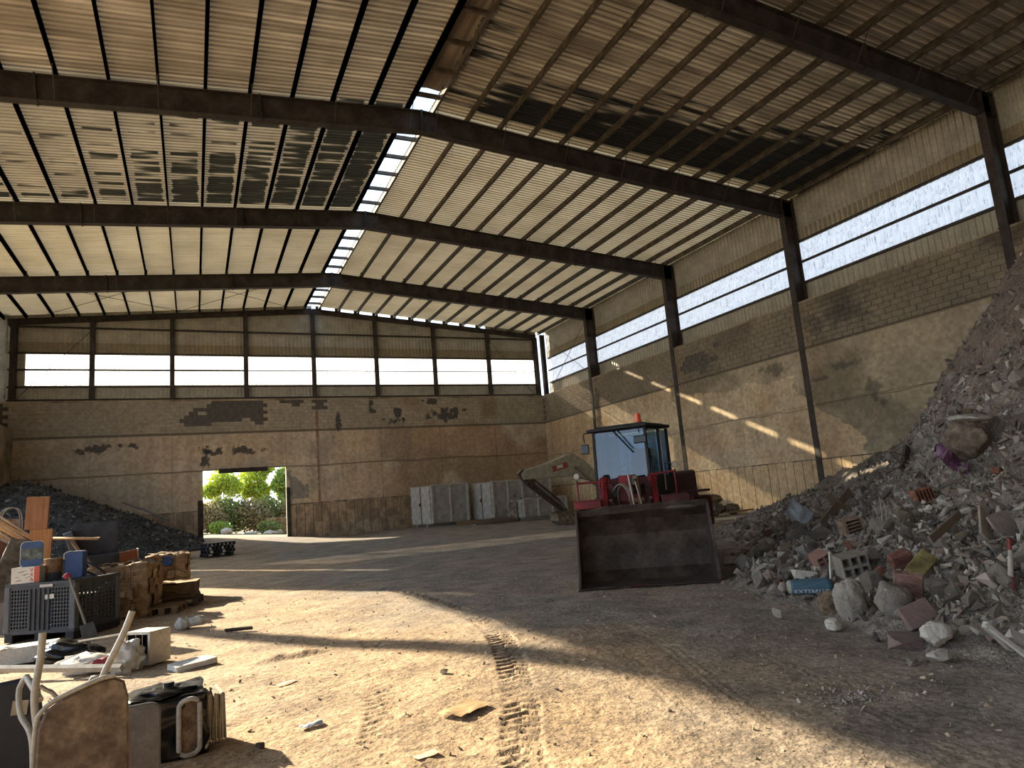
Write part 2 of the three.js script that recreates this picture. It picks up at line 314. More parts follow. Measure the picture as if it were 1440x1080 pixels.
const mRod = mat(0x5a544c, { rough: 0.7, s: 1 });
const tPane = mkTex(512, 256, (u, v) => { const d = fbm(u * 160, v * 6, 3, 160, 6), s = tfbm(u, v, 12, 4); return 255 * clamp(1.0 - 0.3 * ss(0.62, 0.75, d) * ss(0.4, 0.6, s) - 0.08 * s); });
const mPane = new THREE.MeshPhysicalMaterial({ color: 0xffffff, map: rep(tPane, 3, 2), roughness: 0.88, transmission: 0.66, thickness: 0, ior: 1.45, side: THREE.DoubleSide });
// corrugated sheet, x 0..w, y 0..h, ribs along y
function corr(w, h, pitch = 0.25, amp = 0.035) {
  const n = Math.max(1, Math.round(w / pitch)), p = w / n, xs = [], zs = [];
  for (let i = 0; i < n; i++) for (const [f, a] of [[0, 0], [0.4, 0], [0.5, 1], [0.9, 1]]) { xs.push((i + f) * p); zs.push(a * amp); }
  xs.push(w); zs.push(0);
  const g = new THREE.BufferGeometry(), pos = [], idx = [];
  xs.forEach((x, i) => pos.push(x, 0, zs[i], x, h, zs[i]));
  for (let i = 0; i + 1 < xs.length; i++) idx.push(i * 2, i * 2 + 2, i * 2 + 1, i * 2 + 1, i * 2 + 2, i * 2 + 3);
  g.setAttribute('position', new THREE.Float32BufferAttribute(pos, 3)); g.setIndex(idx);
  const q = g.toNonIndexed(); q.computeVertexNormals(); return q;
}
function topCut(g, fn) { const p = g.attributes.position; for (let i = 0; i < p.count; i++) if (p.getY(i) > 0.01) p.setY(i, fn(p.getX(i))); g.computeVertexNormals(); return g; }

// ---------- back gable
{
  const w = struct('wall_back');
  const D0 = -6.75, D1 = -1.92, DH = 4.66;
  mesh('wall_core', [bx6(-W - 0.6, D0, -0.3, 9, -0.42, -0.05), bx6(D1, W + 0.6, -0.3, 9, -0.42, -0.05), bx6(D0, D1, DH, 9, -0.42, -0.05)], mJoint, w);
  mesh('wall_coping', bx6(-W - 0.3, W, 8.9, 9.02, -0.42, 0.02), mConcrete, w);
  const R = rngOf(4);
  for (const [x0, x1] of [[-16.75, D0], [D1, W]]) {              // ribbed foot of the wall
    const n = Math.round((x1 - x0) / 0.52), p = (x1 - x0) / n;
    for (let i = 0; i < n; i++) mesh('wall_strip', bx6(x0 + i * p + 0.014, x0 + (i + 1) * p - 0.014, -0.2, 2.24 + 0.04 * R(), -0.05, 0.0 + 0.01 * R()), mBack, w);
  }
  for (const [y0, y1] of [[2.28, 4.66], [4.66, 6.91]]) {
    const xs = [-16.75, -12.6, -8.4, D0, D1, 0.05, 4.2, 8.4, 12.6, W];
    for (let i = 0; i + 1 < xs.length; i++) if (!(y0 < 4 && xs[i] === D0)) mesh('concrete_panel', bx6(xs[i] + 0.01, xs[i + 1] - 0.01, y0 + 0.01, y1 - 0.01, -0.05, 0.01 * R()), mBack, w);
  }
  // blockwork above, with patches where the face has come off
  const holes = [[-5.4, 8.15, 1.6, 0.62], [-4.6, 8.6, 1.1, 0.45], [-6.9, 7.75, 1.0, 0.35], [-3.6, 8.2, 0.5, 0.7], [-1.6, 8.8, 0.9, 0.2], [0.25, 8.6, 0.5, 0.35]], rest = [];
  for (let r = 0; r < 9; r++) for (let i = 0; i < 68; i++) {
    const x0 = -16.75 + (i + (r % 2) * 0.5) * 0.5, y0 = 6.93 + r * 0.222; if (x0 > W - 0.2) continue;
    const xm = x0 + 0.25, ym = y0 + 0.11, off = holes.some(([a, b, c, d]) => Math.hypot((xm - a) / c, (ym - b) / d) + 0.5 * (R() - 0.5) < 1);
    if (off) mesh('block', bx6(x0 + 0.015, x0 + 0.485, y0 + 0.014, y0 + 0.214, -0.2, -0.035 - 0.015 * R()), mBlockDark, w);
    else rest.push(bx6(x0 + 0.004, Math.min(W, x0 + 0.496), y0 + 0.004, y0 + 0.22, -0.06, 0.004 * R()));
  }
  mesh('block_course', rest, mBack, w).userData.kind = 'stuff';
  for (let k = -4; k <= 4; k++) {                                  // gable posts
    const x = k === 4 ? 16.55 : k === -4 ? -16.4 : k * 4.2, e = Math.abs(k) === 4 ? 0.3 : 0.26;
    mesh('column', put(ibeam(e, e, 0.02, 0.014, rafterTop(x) - 9.02 - 0.3), x, 9.02, -0.2, 0, Math.PI / 2), mSteel, w);
  }
  for (const s of [-1, 1]) {                                        // gable rafter under the purlins
    const L = Math.hypot(W, W * SL);
    mesh('rafter', put(ibeam(0.34, 0.16, 0.016, 0.01, L), 0, rafterTop(0) - 0.17, -0.3, 0, 0, -s * (Math.PI / 2 + Math.atan(SL))), mSteel, w);
  }
  for (let i = 0; i < 13; i++) { const x = 0.45 + i * 1.285; mesh('gap_closer', bx6(x - 0.2, x + 0.2, rafterTop(x) - 0.05, rafterTop(x) + 0.26, -0.41, -0.38), mSteel, w); }
  for (const y of [13.4, 11.86, 10.88, 9.88, 9.12]) for (let k = -4; k < 4; k++) {
    const x0 = k * 4.2 + 0.13, x1 = (k + 1) * 4.2 - 0.13, thin = y === 10.88 && k >= -1; if (y > 13 && Math.min(rafterTop(x0), rafterTop(x1)) < 13.75) { if (k !== 3 && k !== -4) continue; }
    mesh('girt', bx6(x0, x1, y - (thin ? 0.025 : 0.05), y + (thin ? 0.025 : 0.05), -0.33, -0.24), mSteel, w);
  }
  for (let k = -4; k < 4; k++) {
    const x0 = k * 4.2, x1 = x0 + 4.2, gap = k >= 0 && k < 3 ? 0.0 : 0.25;
    mesh('cladding_panel', put(topCut(corr(4.2, 4, 0.25, 0.03), (x) => rafterTop(x0 + x) - 11.8 + gap), x0, 11.8, -0.4), mClad, w);
    mesh('cladding_panel', put(corr(4.2, 1.0, 0.25, 0.03), x0, 9.0, -0.4), mClad, w);
    mesh('cladding_lap', put(corr(4.2, 0.72, 0.25, 0.03), x0, 11.8, -0.375), mCladDark, w);
  }
  mesh('cladding_panel', put(corr(0.9, 2.0, 0.22, 0.03), -16.75, 9.9, -0.39), mClad, w);
  mesh('bracing_rod', cy([-16.3, 9.1, -0.22], [-12.7, 13.2, -0.22], 0.018, 0.018, 6), mRod, w);
  mesh('bracing_rod', cy([12.8, 13.2, -0.22], [16.2, 9.1, -0.22], 0.018, 0.018, 6), mRod, w);
  // daylight strip
  for (let k = -4; k < 4; k++) {
    const g = struct('window_' + (k + 5)), x0 = k === -4 ? -15.85 : k * 4.2, x1 = (k + 1) * 4.2;
    for (const [y0, y1] of [[9.98, 10.86], [10.88, 11.8]]) mesh('pane', put(corr(x1 - x0 - 0.02, y1 - y0, 0.25, 0.03), x0 + 0.01, y0, -0.4), mPane, g);
  }
  // doorway
  const d = struct('door_1'), yb = 0.25;
  mesh('lintel', bx6(-5.85, -3.05, 4.45, 4.72, -0.1, 0.06), mat(0x3a2f29, { s: 1, map: tGrime }), d);
  mesh('jamb', bx6(D1 - 0.06, D1 + 0.16, yb - 0.3, 3.35, -0.05, 0.12), mat(0x3f4034, { s: 1, map: tGrime }), d);
  mesh('jamb', bx6(D0 - 0.28, D0 + 0.02, 0.3, 2.9, -0.1, 0.07), mat(0x4a3a30, { s: 1, map: tGrime }), d);
  mesh('reveal', bx6(D1 - 0.03, D1 + 0.01, 0.1, 4.66, -0.45, -0.05), mat(0xc8bda8, { s: 2 }), d);
}
// ---------- right wall
{
  const w = struct('wall_right'), R = rngOf(6);
  mesh('wall_core', bx6(W + 0.04, W + 0.9, -0.3, 8.98, -0.42, ZR + 0.4), mJoint, w);
  mesh('wall_coping', bx6(W + 0.03, W + 0.9, 8.93, 9.0, -0.42, ZR + 0.4), mConcrete, w);
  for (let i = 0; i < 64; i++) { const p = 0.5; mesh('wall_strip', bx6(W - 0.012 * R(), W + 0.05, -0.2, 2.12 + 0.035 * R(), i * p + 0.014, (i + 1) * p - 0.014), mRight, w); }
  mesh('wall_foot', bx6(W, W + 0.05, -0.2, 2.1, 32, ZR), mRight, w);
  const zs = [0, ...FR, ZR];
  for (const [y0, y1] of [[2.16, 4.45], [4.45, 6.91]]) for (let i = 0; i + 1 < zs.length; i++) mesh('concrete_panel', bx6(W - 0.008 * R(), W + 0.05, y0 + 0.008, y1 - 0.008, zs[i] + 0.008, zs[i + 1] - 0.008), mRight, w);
  const rest = [];
  for (let r = 0; r < 9; r++) for (let i = 0; i < 119; i++) {
    const z0 = (i + (r % 2) * 0.5) * 0.5, y0 = 6.93 + r * 0.222, zm = z0 + 0.25, ym = y0 + 0.11;
    const off = Math.hypot((zm - 17.6) / 1.2, (ym - 7.75) / 0.42) + 0.5 * (R() - 0.5) < 1 || (Math.abs(zm - 19.3) < 0.3 && Math.abs(ym - 8.3) < 0.12);
    if (off) mesh('block', bx6(W + 0.02 + 0.02 * R(), W + 0.2, y0 + 0.014, y0 + 0.214, z0 + 0.012, z0 + 0.488), mBlockDark, w);
    else if (zm > 22.5 && zm < 37) mesh('block', bx6(W - 0.012 * R(), W + 0.1, y0 + 0.008, y0 + 0.216, z0 + 0.007, z0 + 0.493), mRight, w);
    else rest.push(bx6(W - 0.006 * R(), W + 0.1, y0 + 0.005, y0 + 0.219, z0 + 0.005, z0 + 0.495));
  }
  mesh('block_course', rest, mRight, w).userData.kind = 'stuff';
  for (const z of FR) {
    mesh('column', put(ibeam(0.68, 0.3, 0.025, 0.016, rafterTop(W) + 0.05), W + 0.31, 0, z), mSteel, w);
    mesh('knee_plate', [bx6(W - 0.02, W + 0.66, 12.98, 13.01, z - 0.15, z + 0.15), bx6(W - 0.02, W + 0.64, 13.75, 13.78, z - 0.15, z + 0.15), bx6(W - 0.01, W + 0.64, 9.0, 9.03, z - 0.2, z + 0.2)], mSteel, w);
  }
  mesh('column', put(ibeam(0.3, 0.3, 0.02, 0.014, 4.7), W + 0.3, 9, 0.1), mSteel, w);
  for (let b = 0; b + 1 < zs.length; b++) {
    const z0 = zs[b], z1 = zs[b + 1], L = z1 - z0;
    const wall = (g, x, y) => put(g, x, y, z1, 0, Math.PI / 2);
    mesh('cladding_panel', wall(corr(L, 2.2, 0.25, 0.035), W + 0.72, 11.8), mClad, w);
    mesh('cladding_panel', wall(corr(L, 1.05, 0.25, 0.035), W + 0.72, 9.0), mClad, w);
    mesh('cladding_lap', wall(corr(b === 2 || b === 3 ? L * 0.96 : L, 0.62, 0.25, 0.035), W + 0.69, 11.8), mCladDark, w);
    for (const y of [11.84, 10.9, 9.95]) mesh('girt', [bx6(W + 0.6, W + 0.68, y - 0.05, y + 0.05, z0 + 0.15, z1 - 0.15)], mSteel, w);
    mesh('girt', bx6(W + 0.6, W + 0.68, 9.02, 9.12, z0 + 0.15, z1 - 0.15), mSteel, w);
    const g = struct('window_' + (9 + b));
    for (const [y0, y1] of [[10.0, 10.88], [10.9, 11.8]]) mesh('pane', wall(corr(L - 0.04, y1 - y0, 0.25, 0.035), W + 0.71, y0), mPane, g);
  }
  for (const [a, b] of [[[17.2, 9.2, 0.4], [17.2, 13.4, 6.7]], [[17.2, 13.4, 0.4], [17.2, 9.2, 6.7]]]) mesh('bracing_rod', cy(a, b, 0.018, 0.018, 6), mRod, w);
}
// ---------- left side: one walled bay, then open between the columns
{
  const w = struct('wall_left');
  mesh('wall_core', bx6(-W - 0.5, -16.25, -0.2, 7.4, -0.05, 6.9), mConcrete, w);
  for (const z of FR) mesh('column', put(ibeam(0.42, 0.26, 0.025, 0.016, rafterTop(W) + 0.05), -W - 0.2, 0, z), mSteel, w);
  const wall = (g, y, z0) => put(g, -W - 0.72, y, z0, 0, -Math.PI / 2);
  mesh('cladding_panel', wall(corr(6.9, 6.8, 0.25, 0.035), 7.3, 0), mClad, w);
  mesh('cladding_panel', wall(corr(ZR - 7, 1.3, 0.25, 0.035), 12.85, 7), mClad, w);
  mesh('corner_flashing', bx6(-W - 0.8, -W + 0.02, -0.1, 14.2, -0.46, -0.4), mClad, w);
  mesh('girt', bx6(-W - 0.68, -W - 0.58, 12.83, 12.97, 0, ZR), mSteel, w);
}
// ---------- end wall behind the viewer
{
  const w = struct('wall_front');
  mesh('wall_core', bx6(-W - 0.7, W + 0.9, -0.2, 9, ZR, ZR + 0.4), mConcrete, w);
  const L = 2 * (W + 0.7);
  mesh('cladding_panel', put(topCut(corr(L, 4, 0.25, 0.035), (x) => sheetY(x - W - 0.7) - 11.8), -W - 0.7, 11.8, ZR + 0.3), mClad, w);
  mesh('cladding_panel', put(corr(L, 1.0, 0.25, 0.035), -W - 0.7, 9, ZR + 0.3), mClad, w);
  const g = struct('window_16'); mesh('pane', put(corr(L, 1.8, 0.25, 0.035), -W - 0.7, 10, ZR + 0.3), mPane, g);
}
// ---------- roof
{
  const c = struct('ceiling'), R = rngOf(8);
  const purX = [0.45]; for (let i = 1; i <= 12; i++) purX.push(0.45 + i * 1.285); purX.push(16.95);
  const ang = Math.atan(SL), rz = (s) => -s * (Math.PI / 2 + ang);
  FR.forEach((z, fi) => {
    for (const s of [-1, 1]) {
      const L = (W + 0.6) / Math.cos(ang);
      mesh('rafter', put(ibeam(0.8, 0.3, 0.025, 0.016, L), 0, rafterTop(0) - 0.4, z, 0, 0, rz(s)), mSteel, c);
      for (const x of [5.3, 11.2]) mesh('splice_plate', bx(0.04, 0.86, 0.32, s * x, rafterTop(x) - 0.4, z, 0, 0, -s * ang), mSteel, c);
      purX.forEach((x, i) => {
        if (i % 2 === 0 && i < 13) mesh('fly_brace', cy([s * x, rafterTop(x) - 0.78, z + 0.1], [s * x, rafterTop(x) + 0.1, z + 0.75], 0.014, 0.014, 5), mRod, c);
        if (fi < 1 && i < 13) mesh('purlin_cleat', bx(0.13, 0.3, 0.12, s * x, rafterTop(x) + 0.12, z + 0.16), mSteel, c);
      });
    }
    mesh('ridge_plate', bx(0.06, 0.84, 0.32, 0, rafterTop(0) - 0.4, z), mSteel, c);
  });
  const zs = [-0.42, ...FR, ZR];
  const cProf = [[-0.04, 0], [0.04, 0], [0.04, 0.03], [0.03, 0.03], [0.03, 0.012], [-0.028, 0.012], [-0.028, 0.228], [0.03, 0.228], [0.03, 0.21], [0.04, 0.21], [0.04, 0.24], [-0.04, 0.24]];
  for (let b = 0; b + 1 < zs.length; b++) for (const s of [-1, 1]) purX.forEach((x) => {
    if (b === 6 && x > 0.5) { /* behind the viewer */ }
    const L = zs[b + 1] - zs[b]; mesh('purlin', put(poly(cProf, L), s * x, rafterTop(x), (zs[b] + zs[b + 1]) / 2, 0, 0, -s * ang, [s, 1, 1]), b < 2 ? mPurlinFar : mPurlin, c);
  });
  // sheets: clean far bays, browned and blackened ones nearer
  const rib = (u) => 0.5 + 0.5 * Math.cos(u * 2 * Math.PI * 40);
  const sheetTex = (fn) => mkTex(512, 1024, (u, v) => { const n = tfbm(u, v, 5, 5, 10), f = fbm(u * 60, v * 12, 3); return fn(u, v, n, f); });
  const purlinNear = (v) => { const x = (v * 17.2 + 0.4 - 0.45) / 1.285; return Math.abs(x - Math.round(x)); };
  const clean = sheetTex((u, v, n, f) => mix3([200, 188, 160], [236, 226, 200], clamp(n * 1.1 + (f - 0.5) * 0.5)));
  const stripy = (lo, hi) => (u, v, n, f) => { const st = fbm(u * 90, v * 5 + 20, 3); return mix3(lo, hi, clamp(n * 0.9 + (st - 0.5) * 1.1 + (f - 0.5) * 0.3)); };
  const brown = sheetTex(stripy([128, 114, 94], [206, 190, 164]));
  const dark = sheetTex(stripy([92, 80, 68], [166, 148, 124]));
  const leftBurnt = sheetTex((u, v, n, f) => {
    const c0 = mix3([150, 140, 122], [200, 188, 164], clamp(n + (f - 0.5) * 0.6)), st = fbm(u * 44, v * 9 + 3, 3), p = purlinNear(v);
    const k = 0.5 - 1.05 * (v - 0.42) + 0.75 * (0.45 - u) * ss(0.1, 0.3, v) + 1.5 * (st - 0.5) - 1.1 * ss(0.2, 0.03, p);
    return mix3(c0, mix3([40, 44, 40], [74, 72, 62], f), ss(0.42, 0.7, k));
  });
  const rightBurnt = sheetTex((u, v, n, f) => {
    const c0 = stripy([112, 98, 78], [196, 178, 148])(u, v, n, f), st = fbm(u * 60, v * 8 + 13, 3), p = purlinNear(v);
    const edge = 0.3 + 0.14 * ss(0.15, 0.5, v) + 0.2 * ss(0.6, 0.95, v);
    const k = (edge - u) * 2.4 * ss(0.06, 0.16, v) + 0.9 * (st - 0.5) + 0.35; let c1 = mix3(c0, mix3([24, 25, 24], [48, 44, 38], f), ss(0.4, 0.62, k));
    if (u < 0.055) c1 = mix3([176, 160, 128], [206, 190, 156], n);
    return c1;
  });
  const mk = (t, thru) => new THREE.MeshPhysicalMaterial({ map: rep(t, 8.7, 17.2), roughness: 1, transmission: thru, thickness: 0, side: THREE.DoubleSide });      // thin fibre sheets, a little light comes through
  const mClean = mk(clean, 0.06), mBrown = mk(brown, 0.055), mDark = mk(dark, 0.025), mLB = mk(leftBurnt, 0.07), mRB = mk(rightBurnt, 0.045);
  for (let b = 0; b + 1 < zs.length; b++) for (const s of [-1, 1]) {
    const L = zs[b + 1] - zs[b], open = zs[b] < 24, xi = 0.4, xo = 17.6;
    const g = corr(L, xo - xi, 0.2, 0.04), p = g.attributes.position, uv = new Float32Array(p.count * 2);
    for (let i = 0; i < p.count; i++) { const u = p.getX(i), v = p.getY(i), h = p.getZ(i), x = xi + v; uv[i * 2] = u + (L < 8 ? 8.7 - L : 0); uv[i * 2 + 1] = v; p.setXYZ(i, s * x, sheetY(x) - 0.02 + h, zs[b] + u); }
    g.computeVertexNormals(); g.setAttribute('uv', new THREE.BufferAttribute(uv, 2)); g.userData.ready = true;
    mesh('roof_panel', g, b < 2 ? mClean : b === 2 ? (s < 0 ? mLB : mClean) : b === 3 ? (s < 0 ? mBrown : mRB) : b === 4 ? (s < 0 ? mBrown : mDark) : mDark, c);
  }
  // open ridge slot with spreaders; covered from the third frame on
  for (let z = 0.6; z < 58; z += 1.45) mesh('ridge_spreader', bx(0.86, 0.14, 0.1, 0, rafterTop(0) + 0.12, z), mPurlin, c);
  mesh('ridge_cap', [bx(0.62, 0.03, ZR - 25.3, -0.28, 15.5, (ZR + 25.3) / 2, 0, 0, 0.12), bx(0.62, 0.03, ZR - 25.3, 0.28, 15.5, (ZR + 25.3) / 2, 0, 0, -0.12)], mDark, c);
  for (const [a, b] of [[[-15, 0.3], [-8, 6.7]], [[-8, 0.3], [-15, 6.7]], [[-8, 0.3], [-1.5, 6.7]], [[-1.5, 0.3], [-8, 6.7]]]) mesh('bracing_rod', cy([a[0], rafterTop(a[0]) - 0.02, a[1]], [b[0], rafterTop(b[0]) - 0.02, b[1]], 0.016, 0.016, 5), mRod, c);
}
// ---------- materials of machines
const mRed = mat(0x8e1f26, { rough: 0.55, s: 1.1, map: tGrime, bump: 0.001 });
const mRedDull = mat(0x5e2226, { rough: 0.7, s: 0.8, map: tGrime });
const mBucket = mat(0x544a42, { rough: 0.7, metal: 0.0, s: 1.3, map: tGrime, bump: 0.004, bs: 0.5 });
const mBlack = mat(0x1d1d1f, { rough: 0.7, s: 0.8 });
const mRubber = mat(0x5d554b, { rough: 0.95, s: 0.6, map: tGrime });
const mRodSteel = mat(0x9a8f84, { rough: 0.4, metal: 0.5, s: 0.5 });
const mRust = mat(0x86634f, { rough: 0.85, s: 0.6, map: tGrime });
const mGlass = new THREE.MeshPhysicalMaterial({ color: 0xa8c8dc, roughness: 0.02, transmission: 1, thickness: 0, ior: 1.6, side: THREE.DoubleSide });
const mMirror = mat(0x202428, { rough: 0.15, map: null, metal: 0.5 });
function wheel(parent, r, w, x, y, z, ry, mTyre, mRim) {
  const pts = [[0.55, -0.5], [0.86, -0.5], [0.97, -0.4], [1, -0.2], [1, 0.2], [0.97, 0.4], [0.86, 0.5], [0.55, 0.5]].map(([a, b]) => new THREE.Vector2(a * r, b * w));
  const g = [new THREE.LatheGeometry(pts, 30)];
  for (let i = 0; i < 22; i++) for (const s of [-1, 1]) g.push(put(new THREE.BoxGeometry(0.05, w * 0.52, 0.07), 0, 0, 0, 0, 0, 0).rotateX(s * 0.55).translate(r * 1.0, s * w * 0.24, 0).rotateY((i + (s > 0 ? 0.5 : 0)) / 22 * 2 * Math.PI));
  const t = mesh('tyre', g.flat().map((q) => q.rotateZ(Math.PI / 2)), mTyre, parent);
  const rim = mesh('rim', [new THREE.LatheGeometry([[0.02, 0.1], [0.3, 0.12], [0.36, 0.3], [0.5, 0.34], [0.57, 0.44], [0.57, -0.44], [0.02, -0.4]].map(([a, b]) => new THREE.Vector2(a * r, b * w)), 24).rotateZ(ry < 0 ? Math.PI / 2 : -Math.PI / 2)], mRim, t);
  t.position.set(x, y, z); return t;
}
// ---------- wheel loader
{
  const L = thing('wheel_loader', 'red wheel loader with its wide steel bucket lowered to the earth floor', 'loader', -0.62, 0.0, 35.94, -0.586);
  // bucket
  const out = [[0, 0], [-0.72, 0.0], [-0.95, 0.16], [-1.04, 0.46], [-1.0, 0.8], [-0.84, 1.08], [-0.6, 1.26]], th = 0.035;
  const inn = [[-0.62, 1.22], [-0.81, 1.05], [-0.955, 0.79], [-0.99, 0.47], [-0.92, 0.2], [-0.7, 0.045], [0, 0.03]];
  const b = mesh('bucket', [put(poly([...out, ...inn], 2.24), 0, 0.01, 0, 0, -Math.PI / 2, 0)], mBucket, L, 'wide rusty steel loader bucket');
  for (const s of [-1, 1]) mesh('side_plate', put(poly([...out, [-0.52, 1.2], [-0.26, 0.55], [0.02, 0.06]], 0.045, 0.006), s * 1.115, 0.01, 0, 0, -Math.PI / 2, 0), mBucket, b);
  mesh('cutting_edge', [put(poly([[0.1, 0], [-0.25, 0], [-0.25, 0.03], [0.02, 0.03]], 2.3), 0, 0, 0, 0, -Math.PI / 2, 0)], mat(0x5b544e, { rough: 0.5, metal: 0.4, s: 0.7, map: tGrime }), b);
  const R = rngOf(21), sg = []; for (let i = 0; i <= 24; i++) sg.push([-1.12 + i * 2.24 / 24, (i < 6 ? -0.085 + 0.015 * i : 0) + 0.05 * R() * (i > 17 && i < 22 ? 1 : 0.5)]);
  mesh('spill_guard', put(poly([[-1.12, -0.14], [1.12, -0.08], ...sg.reverse()], 0.03), 0, 1.3, -0.61, 0.25), mBucket, b);
  mesh('paint_patch', bx(0.28, 0.006, 0.1, -0.2, 0.045, -0.03), mat(0x7d3a30, { s: 0.3 }), b);
  mesh('dirt', [put(lump(0.42, 0.07, 0.16, 2, 0.3, 2, 5), 0.62, 1.22, -0.74)], mat(0x6e655a, { s: 0.6 }), b);
  // front frame
  const cx = -0.14;
  for (const s of [-1, 1]) {
    const x = cx + s * 0.47;
    mesh('lift_arm', [beam([x, 1.78, -2.35], [x, 1.2, -1.45], 0.11, 0.2, 0, 0.02), beam([x, 1.25, -1.52], [x, 0.45, -1.32], 0.11, 0.22, 0, 0.02), cy([x - 0.09, 1.74, -2.32], [x + 0.09, 1.74, -2.32], 0.1)], mRed, L);
    mesh('arm_cylinder', [cy([x - s * 0.16, 0.8, -2.20], [x - s * 0.16, 1.25, -1.70], 0.055), cy([x - s * 0.16, 1.25, -1.70], [x - s * 0.1, 1.4, -1.55], 0.03)], mRodSteel, L);
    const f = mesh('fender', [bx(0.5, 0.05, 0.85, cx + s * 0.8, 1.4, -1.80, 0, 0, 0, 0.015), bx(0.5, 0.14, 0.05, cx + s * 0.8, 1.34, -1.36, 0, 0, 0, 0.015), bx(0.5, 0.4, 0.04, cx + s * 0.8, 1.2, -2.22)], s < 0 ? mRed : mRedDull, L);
    if (s < 0) mesh('fender_stay', [beam([cx - 0.56, 1.0, -1.35], [cx - 0.56, 1.75, -1.60], 0.035, 0.05), beam([cx - 0.57, 1.38, -1.36], [cx - 0.57, 0.9, -1.36], 0.03, 0.05)], mRed, f);
    wheel(L, 0.63, 0.44, cx + s * 0.8, 0.63, -1.80, s, mRubber, mRedDull);
  }
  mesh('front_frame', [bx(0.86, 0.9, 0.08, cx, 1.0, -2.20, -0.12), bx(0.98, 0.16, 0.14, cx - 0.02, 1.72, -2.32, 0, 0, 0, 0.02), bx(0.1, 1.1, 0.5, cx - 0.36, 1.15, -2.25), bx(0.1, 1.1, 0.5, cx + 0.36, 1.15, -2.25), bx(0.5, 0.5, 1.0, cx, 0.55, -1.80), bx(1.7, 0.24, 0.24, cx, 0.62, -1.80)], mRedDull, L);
  mesh('frame_plate', [bx(0.34, 0.5, 0.04, cx - 0.02, 1.6, -2.16)], mRed, L);
  mesh('tilt_lever', [poly([[-0.1, 0], [0.1, 0], [0.12, 0.5], [0.05, 0.95], [-0.05, 0.95], [-0.12, 0.5]], 0.05, 0.008), ].map((g) => put(g, cx + 0.17, 0.86, -1.50, -0.15, Math.PI / 2 - 0.15)).concat([put(poly([[-0.1, 0], [0.1, 0], [0.12, 0.5], [0.05, 0.95], [-0.05, 0.95], [-0.12, 0.5]], 0.05, 0.008), cx + 0.02, 0.86, -1.50, -0.15, Math.PI / 2 - 0.15), cy([cx - 0.04, 1.36, -1.50], [cx + 0.24, 1.36, -1.50], 0.05)]), mRust, L);
  mesh('tilt_cylinder', [cy([cx + 0.1, 1.72, -1.60], [cx + 0.1, 1.5, -2.25], 0.075), cy([cx + 0.1, 1.78, -1.40], [cx + 0.1, 1.72, -1.60], 0.035)], mRodSteel, L);
  mesh('rod', [cy([cx + 0.0, 1.84, -1.45], [cx + 0.06, 1.2, -1.35], 0.022), cy([cx + 0.11, 1.72, -1.40], [cx + 0.2, 1.2, -1.35], 0.016)], mRodSteel, L);
  for (const [x, r] of [[cx - 0.16, 0.16], [cx - 0.1, 0.12]]) mesh('hydraulic_hose', tb([[x - r, 1.2, -2.15], [x - r, 1.55, -2.00], [x, 1.68, -1.85], [x + r * 0.8, 1.5, -1.65], [x + r, 1.15, -1.45]], 0.018, 20, 6), mat(0x8d8474, { s: 0.3 }), L);
  mesh('handrail', [cy([cx - 1.0, 1.76, -2.05], [cx - 0.46, 1.76, -2.05], 0.022), cy([cx - 1.0, 1.76, -2.05], [cx - 1.0, 1.42, -2.05], 0.018), cy([cx - 0.5, 1.76, -2.05], [cx - 0.5, 1.42, -2.05], 0.018)], mRed, L);
  mesh('handrail', [cy([cx + 0.44, 1.82, -2.20], [cx + 0.9, 1.86, -2.20], 0.022), cy([cx + 0.9, 1.86, -2.20], [cx + 0.9, 1.42, -2.20], 0.018)], mRed, L);
  for (const [x, y, z] of [[cx - 1.0, 1.9, -2.10], [cx + 0.92, 1.98, -2.25]]) mesh('work_lamp', [cy([x, y, z - 0.05], [x, y, z + 0.05], 0.055, 0.065, 16), cy([x, y - 0.2, z - 0.02], [x, y - 0.08, z - 0.02], 0.015)], mBlack, L).add((() => { const o = shade(new THREE.Mesh(ready([cy([x, y, z + 0.05], [x, y, z + 0.06], 0.056, 0.056, 16)]), mat(0x9a968a, { rough: 0.15, map: null }))); o.name = 'lens'; return o; })());
  // rear half, swung on its joint; the cab stands on it
  const K = (x, z) => { const a = -0.38, c = Math.cos(a), s = Math.sin(a); return [x * c + z * s, -x * s + z * c - 3.15]; };
  const rear = (geoms) => (Array.isArray(geoms) ? geoms : [geoms]).flat().map((g) => { g.applyMatrix4(new THREE.Matrix4().makeRotationY(-0.38)); g.translate(0, 0, -3.15); return g; });
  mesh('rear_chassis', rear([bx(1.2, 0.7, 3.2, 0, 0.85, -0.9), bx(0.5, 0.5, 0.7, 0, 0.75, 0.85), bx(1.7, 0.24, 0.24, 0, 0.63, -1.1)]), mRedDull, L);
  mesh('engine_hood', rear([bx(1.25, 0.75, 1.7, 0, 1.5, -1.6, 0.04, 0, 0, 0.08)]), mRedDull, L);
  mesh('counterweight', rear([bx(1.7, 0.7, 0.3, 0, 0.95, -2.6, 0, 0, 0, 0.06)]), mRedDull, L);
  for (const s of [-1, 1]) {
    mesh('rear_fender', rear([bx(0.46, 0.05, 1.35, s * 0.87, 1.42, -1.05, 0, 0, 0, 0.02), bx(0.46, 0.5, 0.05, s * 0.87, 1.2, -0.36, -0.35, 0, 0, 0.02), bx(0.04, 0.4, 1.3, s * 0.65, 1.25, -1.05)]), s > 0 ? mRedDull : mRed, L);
    const [x, z] = K(s * 0.85, -1.1), t = wheel(L, 0.63, 0.42, x, 0.63, z, s, mRubber, mRedDull); t.rotation.y = -0.38;
  }
